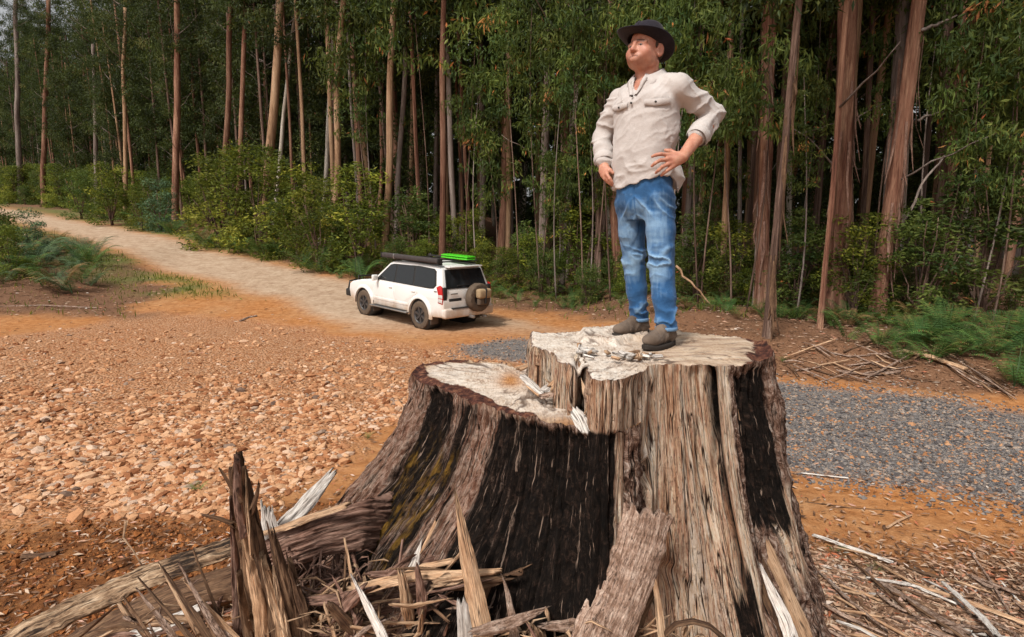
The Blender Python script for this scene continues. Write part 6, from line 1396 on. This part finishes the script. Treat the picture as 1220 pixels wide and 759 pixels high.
for i, (a, b, D, wpx, bk, lab) in enumerate(TR):
    if D is None: gp = onground(*b); D = gp[1]
    else:
        while P(*b, D)[1] < float(edge_y(P(*b, D)[0])) + (1.0 if D > 25 else .4): D += .4
    A_, B_ = P(*a, D), P(*b, D); dv = (A_ - B_) / (A_[2] - B_[2]); zb = float(H(B_[0], D)); p0 = B_ + dv * (zb - .15 - B_[2]); 
    top = max(13.5, A_[2] + 2.5) + RF.uniform(0, 3); p1 = B_ + dv * (top - B_[2]); r = wpx * D / FPX * .5 * .92
    near = D < 20
    tr = thing('gum_tree', lab, 'tree', p0)
    V, F, path = trunk_geo(p0, p1, r * 1.08, r * .75, 200 + i, 36 if near else 12, 110 if near else 30, .12 if wpx > 8 else .16, .26 if near else .1)
    part('trunk', V, F, BARK[bk], tr)
    if near and wpx >= 9: bark_strips(tr, path, r, 15, 2000 + 20 * i, 'red' if bk != 'dark' else 'brown')
    cz = CAMZ + .36 * D + RF.uniform(-2.0, .5) if D > 20 else CAMZ + .42 * D + RF.uniform(-1.2, 1)
    cz = min(cz, top - 5); cc = p0 + dv * (cz - p0[2]); s_ = RF.uniform(.8, 1.1)
    k = int(RF.integers(6)); ob('crown', CROWN[k], tr, cc - p0, (0, 0, RF.uniform(0, 6.28)), (s_, s_, s_)); kind(ob('limbs', LIMB[k % 4], tr, cc - p0, (0, 0, RF.uniform(0, 6.28))), 'stuff')
    # stubs of dead branches
    if RF.uniform() < .5:
        q = path[int(len(path) * RF.uniform(.15, .35))]; aa = RF.uniform(0, 2 * pi); tt_ = np.linspace(0, 1, 6)[:, None]; l = RF.uniform(.6, 2)
        V, F = tube(q + np.array([cos(aa), sin(aa), .5]) * l * tt_ + RF.normal(0, .04, (6, 3)), np.linspace(.03, .008, 6), 5); part('dead_branch', V, F, BARK['grey'], tr)
    tr_xy.append((p0[0], p0[1]))
# --- the depth of the forest
def place_tree(x, y, low, lab, grp, bks, s0=1.0, lowp=.3):
    z = float(H(x, y)); k = int(RF.integers(6)); bk = bks[int(RF.integers(len(bks)))]
    zn = zone(x, y); tr = thing('gum_tree', lab + ', ' + zn, 'tree', (x, y, z), grp + ' ' + zn); rad = RF.uniform(.20, .46) * (1 if grp[:4] != 'slen' else .75); hh = RF.uniform(.85, 1.2)
    ob('trunk', TRK[k][bk], tr, None, (RF.normal(0, .02), RF.normal(0, .03), RF.uniform(0, 6.28)), (rad, rad, hh))
    c0 = low
    s_ = RF.uniform(.9, 1.3) * s0; ob('crown', CROWN[int(RF.integers(6))], tr, (0, 0, c0), (0, 0, RF.uniform(0, 6.28)), (s_, s_, RF.uniform(.9, 1.25)))
    if RF.uniform() < .8: kind(ob('limbs', LIMB[k % 4], tr, (0, 0, c0 - .5), (0, 0, RF.uniform(0, 6.28))), 'stuff')
    if RF.uniform() < lowp and grp[:4] != 'slen': ob('low_foliage', LOWC[k % 3], tr, (RF.normal(0, .3), RF.normal(0, .3), max(1.6, c0 - 5.5)), (0, 0, RF.uniform(0, 6.28)), RF.uniform(.8, 1.3))
placed = list(tr_xy)
def try_place(n, dmin, dmax, gap, low, lab, grp, bks, lowf=None, xr=None, s0=1.0):
    c = 0; tries = 0
    while c < n and tries < n * 60:
        tries += 1; y = RF.uniform(11, 135); x = RF.uniform(-1, 1) * (y * .95 + 3)
        if y < 40 and RF.uniform() < .25: continue
        dd = y - float(edge_y(x))
        if dd < dmin + (3.0 if x > 3 else 0) or dd > dmax or track_d(np.array(x), np.array(y)) < 4.6: continue
        if any((x - a) ** 2 + (y - b) ** 2 < gap ** 2 for a, b in placed[-400:]): continue
        lz = low(y) if callable(low) else low
        if y > 42: lz = min(lz, CAMZ + y * RF.uniform(-.02, .17))
        placed.append((x, y)); place_tree(x, y, lz, lab, grp, bks, s0); c += 1
try_place(95, 2.4, 9, 1.35, lambda y: CAMZ + y * RF.uniform(.24, .38), 'slender gum tree in the front rows', 'slender gums near the forest edge', ['grey', 'tan', 'red', 'red', 'tan', 'dark'])
try_place(135, 5, 18, 1.5, lambda y: CAMZ + y * RF.uniform(.12, .34), 'dim gum tree behind the front rows', 'gums in the shade behind the forest edge', ['grey', 'tan', 'red', 'pale', 'tan', 'dark'], s0=1.1)
try_place(110, 14, 46, 2.2, lambda y: CAMZ + y * RF.uniform(-.02, .22), 'distant gum tree deep in the forest', 'distant gums deep in the forest', ['dark', 'grey', 'pale', 'dark'], s0=1.45)
# --- leafy sprays hanging in front
SP = [(905, 105, 14.5, 1.0), (955, 120, 14, .7), (870, 120, 15, .8), (840, 60, 16, 1.1), (820, 30, 16, 1.0), (860, 20, 16, 1.2), (715, 60, 17, 1.1), (700, 100, 17, 1.0), (690, 30, 17, 1.2), (730, 20, 16.5, 1.1), (670, 80, 18, 1.0), (655, 150, 19, 1.1), (700, 215, 18.5, .8), (660, 215, 19, .9), (610, 60, 20, 1.2), (640, 30, 19, 1.2), (570, 120, 22, 1.2), (560, 50, 22, 1.4), (1150, 80, 13, 1.0), (1190, 110, 12.5, 1.0), (1205, 60, 12.5, 1.1), (1165, 135, 13, .8), (1120, 30, 14, 1.0), (1075, 15, 14.5, .9), (1175, 20, 13, 1.1), (965, 30, 15.5, .8), (500, 30, 24, 1.5), (430, 60, 26, 1.5), (440, 20, 26, 1.5), (855, 210, 17, .8), (770, 10, 17, 1.2), (830, 150, 18, 1.0), (585, 200, 22, 1.2)]
for i, (px, py, D, s_) in enumerate(SP):
    D = D + (3.5 if px < 790 else (4.0 if py > 140 and px < 1110 else 1.2)); s_ = s_ * 1.1; c = P(px, py, D); zb = float(H(c[0], D)); sp_ = thing('gum_sapling', ('young light-leaved gum reaching the top of the view, ' if py < 90 else 'young light-leaved gum hanging at mid height, ') + zone(c[0], c[1]), 'sapling', (c[0], c[1], zb - .1), 'leafy saplings ' + zone(c[0], c[1]))
    t_ = np.linspace(0, 1, 14); path = np.stack([.25 * np.sin(t_ * 3 + i), .2 * np.cos(t_ * 2.4 + i) - .2, t_ * (c[2] - zb + .8)], 1); V, F = tube(path, np.linspace(.016 + .0008 * D, .008, 14), 6)
    ob('stem', mesh_np('stem', V, F, BARK[['dark', 'grey', 'dark'][i % 3]]), sp_); ob('leaf_spray', SPRAY[i % 3], sp_, (path[-1][0], path[-1][1], c[2] - zb), (0, 0, RF.uniform(0, 6.28)), s_ * 1.05)
    if i % 2: ob('leaf_spray', SPRAY[(i + 1) % 3], sp_, (path[9][0], path[9][1], (c[2] - zb) * .72), (0, 0, RF.uniform(0, 6.28)), s_ * .7)
# dead pale branches in the right part
for lab, pts, w_ in (('long pale dead branch slanting upwards right of the leaning pair', [(1078, 262, 14.6), (1100, 215, 14.6), (1130, 180, 14.6), (1158, 148, 14.6)], .035), ('bare branch reaching right from the leaning pair', [(1092, 144, 14.9), (1115, 135, 14.6), (1160, 130, 14.5)], .04), ('thin dead branch leaning against the forest edge right of the man', [(806, 318, 16.5), (835, 350, 16.2), (866, 386, 16)], .035), ('short broken branch pointing right high on the leaning pair', [(1096, 38, 14.5), (1118, 28, 14.5), (1138, 20, 14.4)], .05), ('thin bare branch reaching left from the thin brown trunk', [(940, 160, 15.5), (965, 157, 15.4), (992, 148, 15.3)], .025)):
    Q_ = np.array([P(*p) for p in pts]); t_ = np.linspace(0, len(Q_) - 1, 14); pth = np.stack([np.interp(t_, np.arange(len(Q_)), Q_[:, k]) for k in range(3)], 1) + RF.normal(0, .02, (14, 3)); V, F = tube(pth, np.linspace(w_, w_ * .4, 14), 7); c = pth[0]; thing('dead_branch', lab, 'branch', c, data=mesh_np('dead_branch', V - c, F, BARK['tan' if w_ == .035 and pts[0][0] < 900 else 'grey']))
# --- the far-off wood that closes every gap
n = 34000; t_ = RF.uniform(0, 1, n); cx = np.interp(t_, [0, .35, .7, 1], [-150, -60, 8, 90]); cy = np.interp(t_, [0, .35, .7, 1], [150, 112, 62, 50]); dp = RF.uniform(0, 9, n)
x = cx + RF.normal(0, 3, n); y = cy + dp + RF.normal(0, 2, n); top_ = (11 + 9 * fbm(x * .12, y * .12, seed=5)) * (.6 + y / 110); zz = RF.uniform(0, 1, n) ** 1.15 * top_
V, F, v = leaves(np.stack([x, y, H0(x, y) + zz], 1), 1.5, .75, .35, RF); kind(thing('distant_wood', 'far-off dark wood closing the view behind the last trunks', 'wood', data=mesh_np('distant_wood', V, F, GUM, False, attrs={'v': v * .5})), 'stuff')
# --- shrubs
SHRUB = []
for k in range(4):
    SHRUB.append([crown('foliage', .0, 3.0, 1.25, 74, 62, .13, .045, [SHR, SHR, GUMB, BLG][k], 970 + k, cr=.36, droop=.1, core=.15, prof=lambda z: (1 - z * .55), zs=.55)[0], None])
    r = np.random.default_rng(980 + k); ps = []
    for j in range(9):
        a = r.uniform(0, 6.28); t_ = np.linspace(0, 1, 6)[:, None]; ps.append(tube(np.array([cos(a), sin(a), 0]) * .8 * t_ ** 1.3 * r.uniform(.4, 1) + Z3 * r.uniform(1.6, 2.6) * t_ + r.normal(0, .03, (6, 3)), np.linspace(.035, .008, 6), 5))
    V, F = merge(ps); SHRUB[-1][1] = mesh_np('stems', V, F, BARK['dark'])
def shrub(px, py, D, s_, k, lab, grp=None, name='shrub', cat='shrub', x=None):
    if x is None: c = P(px, py, D); x, y = c[0], c[1]
    else: y = D
    z = float(H(x, y)); o = thing(name, lab, cat, (x, y, z - .1), grp, rot=(0, 0, RF.uniform(0, 6.28)), scale=s_ if not np.isscalar(s_) else (s_,) * 3)
    ob('foliage', SHRUB[k][0], o); ob('stems', SHRUB[k][1], o); return o
for lab, px, py, D, s_, k in (('bright yellow-green bushy shrub left of the thick tan gum tree', 262, 238, 37, 1.9, 0), ('tallest yellow-green shrub round the foot of the thick tan gum tree', 305, 235, 33.5, 2.0, 0), ('yellow-green shrub between the thick tan and the slender orange-tan gum trees', 352, 240, 31, 1.7, 1),
    ('olive shrub directly left of the slender orange-tan gum tree', 378, 250, 27.8, 1.4, 1), ('round bright green bush beside the far track', 168, 245, 45, 1.0, 0), ('green shrub behind the far end of the track', 95, 240, 58, 1.6, 2), ('green shrub behind the round bright green bush', 130, 232, 50, 1.7, 1), ('pale flowering shrub above the round bright green bush', 188, 228, 44.5, 1.3, 3),
    ('tall leafy shrub behind the car bonnet', 425, 240, 27, 1.6, 1), ('leafy shrub behind the middle of the car roof', 490, 260, 27.5, 1.3, 2), ('dark green bush at the left edge near the track', -8, 285, 25, 1.0, 2), ('feathery bush above the ferns at the left', 38, 290, 30, .8, 3), ('low spreading bush among the ferns at the left', 12, 300, 23, .7, 0),
    ('green shrub right behind the lime boards on the car', 560, 275, 27, 1.0, 1), ('leafy shrub right of the red-brown trunk with bare foot', 632, 285, 25, .95, 2), ('leafy shrub left of the man knees', 690, 300, 22.5, 1.2, 1), ('leafy shrub right of the man knees', 830, 300, 18.5, 1.0, 2), ('dark shrub at the foot of the thin tan trunks right of the man', 872, 330, 17.2, .85, 1),
    ('shrub between the clump and the thickest gum tree', 950, 330, 15.8, .95, 2), ('shrub at the right foot of the thickest gum tree', 1020, 330, 14.8, .9, 1), ('dark leafy shrub right of the leaning pair', 1100, 320, 14.4, 1.0, 2), ('large shrub in the shade at the right edge', 1180, 300, 14.0, 1.3, 2)):
    shrub(px, py, D, s_, k, lab)
for x in np.arange(-8, 15, .62):
    x = x + RF.normal(0, .25); y = float(edge_y(x)) + RF.uniform(-.3, 1.5) + (1.8 if x > 3 else 0)
    if abs(x) > y * .92 or abs(x + 3) < .0: continue
    shrub(0, 0, y, RF.uniform(.30, .60) * (1 if x > 4 else 1.1), int(RF.choice([0, 1, 2, 2])), 'low leafy shrub along the near forest edge, ' + zone(x, y), 'low shrubs along the forest edge ' + zone(x, y), x=x)
c = 0
while c < 120:
    x = RF.uniform(-90, 16); y = float(edge_y(x)) + RF.uniform(.3, 1) * RF.uniform(0, 14) + (2.5 if x > 3 else 0)
    if abs(x) > y * .95 + 2 or track_d(np.array(x), np.array(y)) < 4.6: continue
    shrub(0, 0, y, RF.uniform(.45, .95) * (1 + .012 * y) * (1.05 if x < -8 else .72), int(RF.integers(3)), 'understorey shrub between the trunks, ' + zone(x, y), 'understorey shrubs ' + zone(x, y), x=x); c += 1
# --- bracken ferns
def fern_mesh(seed, mat):
    r = np.random.default_rng(seed); Vs, Fs, vs = [], [], []; k0 = 0
    for f in range(9):
        a = r.uniform(0, 2 * pi); d = np.array([cos(a), sin(a), 0]); s_ = np.array([-sin(a), cos(a), 0]); Lf = r.uniform(.55, .95); v = r.uniform(0, 1)
        N_ = 20; t_ = np.linspace(.15, 1, N_); P_ = d[None] * (Lf * t_ * .85)[:, None] + Z3 * (.62 * np.sin(t_ * 2.0) * Lf)[:, None]
        for j in range(N_):
            wl = .24 * Lf * sin(pi * (1 - t_[j]) ** .7 * .75 + .12) * (1.1 - t_[j] * .6); T_ = d * .45 + Z3 * (.8 * cos(t_[j] * 2.0) * .4)
            for q in (-1, 1):
                tip = P_[j] + (s_ * q + T_ * .5) * wl - Z3 * wl * .25; w2 = .022 + .04 * wl
                Vs += [P_[j] - T_ * w2 * .3, P_[j] + T_ * w2 * .6 + (tip - P_[j]) * .4, tip, P_[j] - T_ * w2 * .8 + (tip - P_[j]) * .4]; Fs.append([k0, k0 + 1, k0 + 2]); Fs.append([k0, k0 + 2, k0 + 3]); k0 += 4; vs += [np.clip(v + r.normal(0, .08), 0, 1)] * 4
        st = np.vstack([np.zeros((1, 3)), P_[::4]]); 
        for j in range(len(st) - 1):
            Vs += [st[j] - s_ * .006, st[j] + s_ * .006, st[j + 1] + s_ * .004, st[j + 1] - s_ * .004]; Fs.append([k0, k0 + 1, k0 + 2]); Fs.append([k0, k0 + 2, k0 + 3]); k0 += 4; vs += [.2] * 4
    return mesh_np('fern', np.array(Vs), np.array(Fs), mat, False, attrs={'v': vs})
FERN = [fern_mesh(k, FRN) for k in range(4)]; BFERN = [fern_mesh(10 + k, BRN) for k in range(2)]; BLF = [fern_mesh(20 + k, BLG) for k in range(3)]
def fern(x, y, s_, kind_, lab, grp):
    m = {0: FERN, 1: BFERN, 2: BLF}[kind_]; thing('fern', lab, 'fern', (x, y, float(H(x, y)) - .02), grp, m[int(RF.integers(len(m)))], (RF.normal(0, .1), RF.normal(0, .1), RF.uniform(0, 6.28)), s_)
for (px, py, D, n, sx, sy, sc, bf, lab, grp) in (
    (1165, 410, 11.2, 46, 1.0, .65, 1.25, .08, 'green bracken fern on top of the right bank', 'bracken on the right bank'), (1030, 385, 13.6, 16, 1.2, .5, .9, .15, 'small green fern at the feet of the leaning pair of trunks', 'ferns below the leaning pair'),
    (940, 385, 15.2, 16, 1.2, .5, .8, .1, 'small fern at the feet of the trunks right of the man', 'ferns right of the man'), (850, 375, 17.0, 10, 1.2, .6, .8, .1, 'small fern on the forest edge just right of the man legs', 'ferns beside the man legs'), (680, 360, 20.5, 16, 2.2, .8, .9, .1, 'small fern on the forest edge between the car and the man', 'ferns between the car and the man'),
    (430, 310, 24, 6, 2.5, .8, .9, .1, 'fern at the forest edge behind the car bonnet', 'ferns behind the car'), (200, 270, 42, 12, 3.2, 1.6, 1.5, .35, 'rust and green fern beside the far track', 'ferns beside the far track'), (120, 255, 52, 4, 4, 2, 1.5, .1, 'green fern at the far end of the track', 'ferns at the end of the track')):
    c0 = P(px, py, D)
    for i in range(n):
        x, y = c0[0] + RF.normal(0, sx), c0[1] + RF.normal(0, sy)
        if track_d(np.array(x), np.array(y)) < 3.6 and x < 0: continue
        b_ = RF.uniform() < bf; fern(x, y, sc * RF.uniform(.5, 1.0), 1 if b_ else 0, lab, grp)
for i in range(62):
    x = RF.uniform(-46, -6); y = float(edge_y(x)) + RF.uniform(-1.8, .8); fern(x, y, RF.uniform(.8, 1.5) * (1 + .01 * y), 1 if RF.uniform() < .2 else 0, 'fern at the foot of the shrubs along the far side of the track', 'ferns along the far side of the track')
for i in range(75):
    x = RF.uniform(-9, 13.5); y = float(edge_y(x)) + RF.uniform(-1.5, .6)
    if abs(x) < y * .93: fern(x, y, RF.uniform(.4, .85), 1 if RF.uniform() < .2 else 0, 'low fern in the strip along the near edge of the forest', 'ferns along the forest edge')
n = 0
while n < 64:
    x = RF.uniform(-28, -11.5); y = RF.uniform(17, 34)
    px, py = proj((x, y, 0.0 + float(H(x, y))))
    if not (py > 258 and px < 122 - .5 * abs(py - 325) and px > -60 and py < 352) or track_d(np.array(x), np.array(y)) < 3.0: continue
    fern(x, y, RF.uniform(1.1, 1.9), 2 if RF.uniform() < .65 else (0 if RF.uniform() < .7 else 1), 'blue-green bracken fern in the patch left of the track' , 'bracken left of the track'); n += 1
# weeds
for i, (px, py, s_) in enumerate(((438, 524, .12), (236, 586, .14), (372, 735, .10), (995, 660, .10), (1042, 682, .08), (560, 300, .2), (932, 432, .16))):
    if px == 560: continue
    p = onground(px, py); thing('weed', ['yellow-green weed sprouting beside the left side of the stump', 'small green weed among the rocks left of the stump', 'tiny green weed below the fibrous bark slab', 'small bright green weed at the right foot of the stump', 'tiny green weed beside the pale straight stick', '', 'yellow-green weed on the litter behind the right rim of the stump'][i], 'weed', p, None, FERN[i % 4], (0, 0, i), s_ * 1.4)
# grass verge
n = 44000; y = 1 / RF.uniform(1 / 60, 1 / 15, n); x = RF.uniform(-1, 1, n) * y * .92; mk = masks(x, y)
p_ = np.maximum(mk['grass'], mk['litter'] * .10); k = RF.uniform(0, 1, n) < p_; x, y = x[k], y[k]; ctr = np.stack([x, y, H(x, y) - .02], 1)
V, F, v = leaves(ctr, .22, .03, -.9, RF); kind(thing('grass', 'low green grass growing along the verge of the far track', 'grass', data=mesh_np('grass', V, F, SHR, False, attrs={'v': v})), 'stuff')
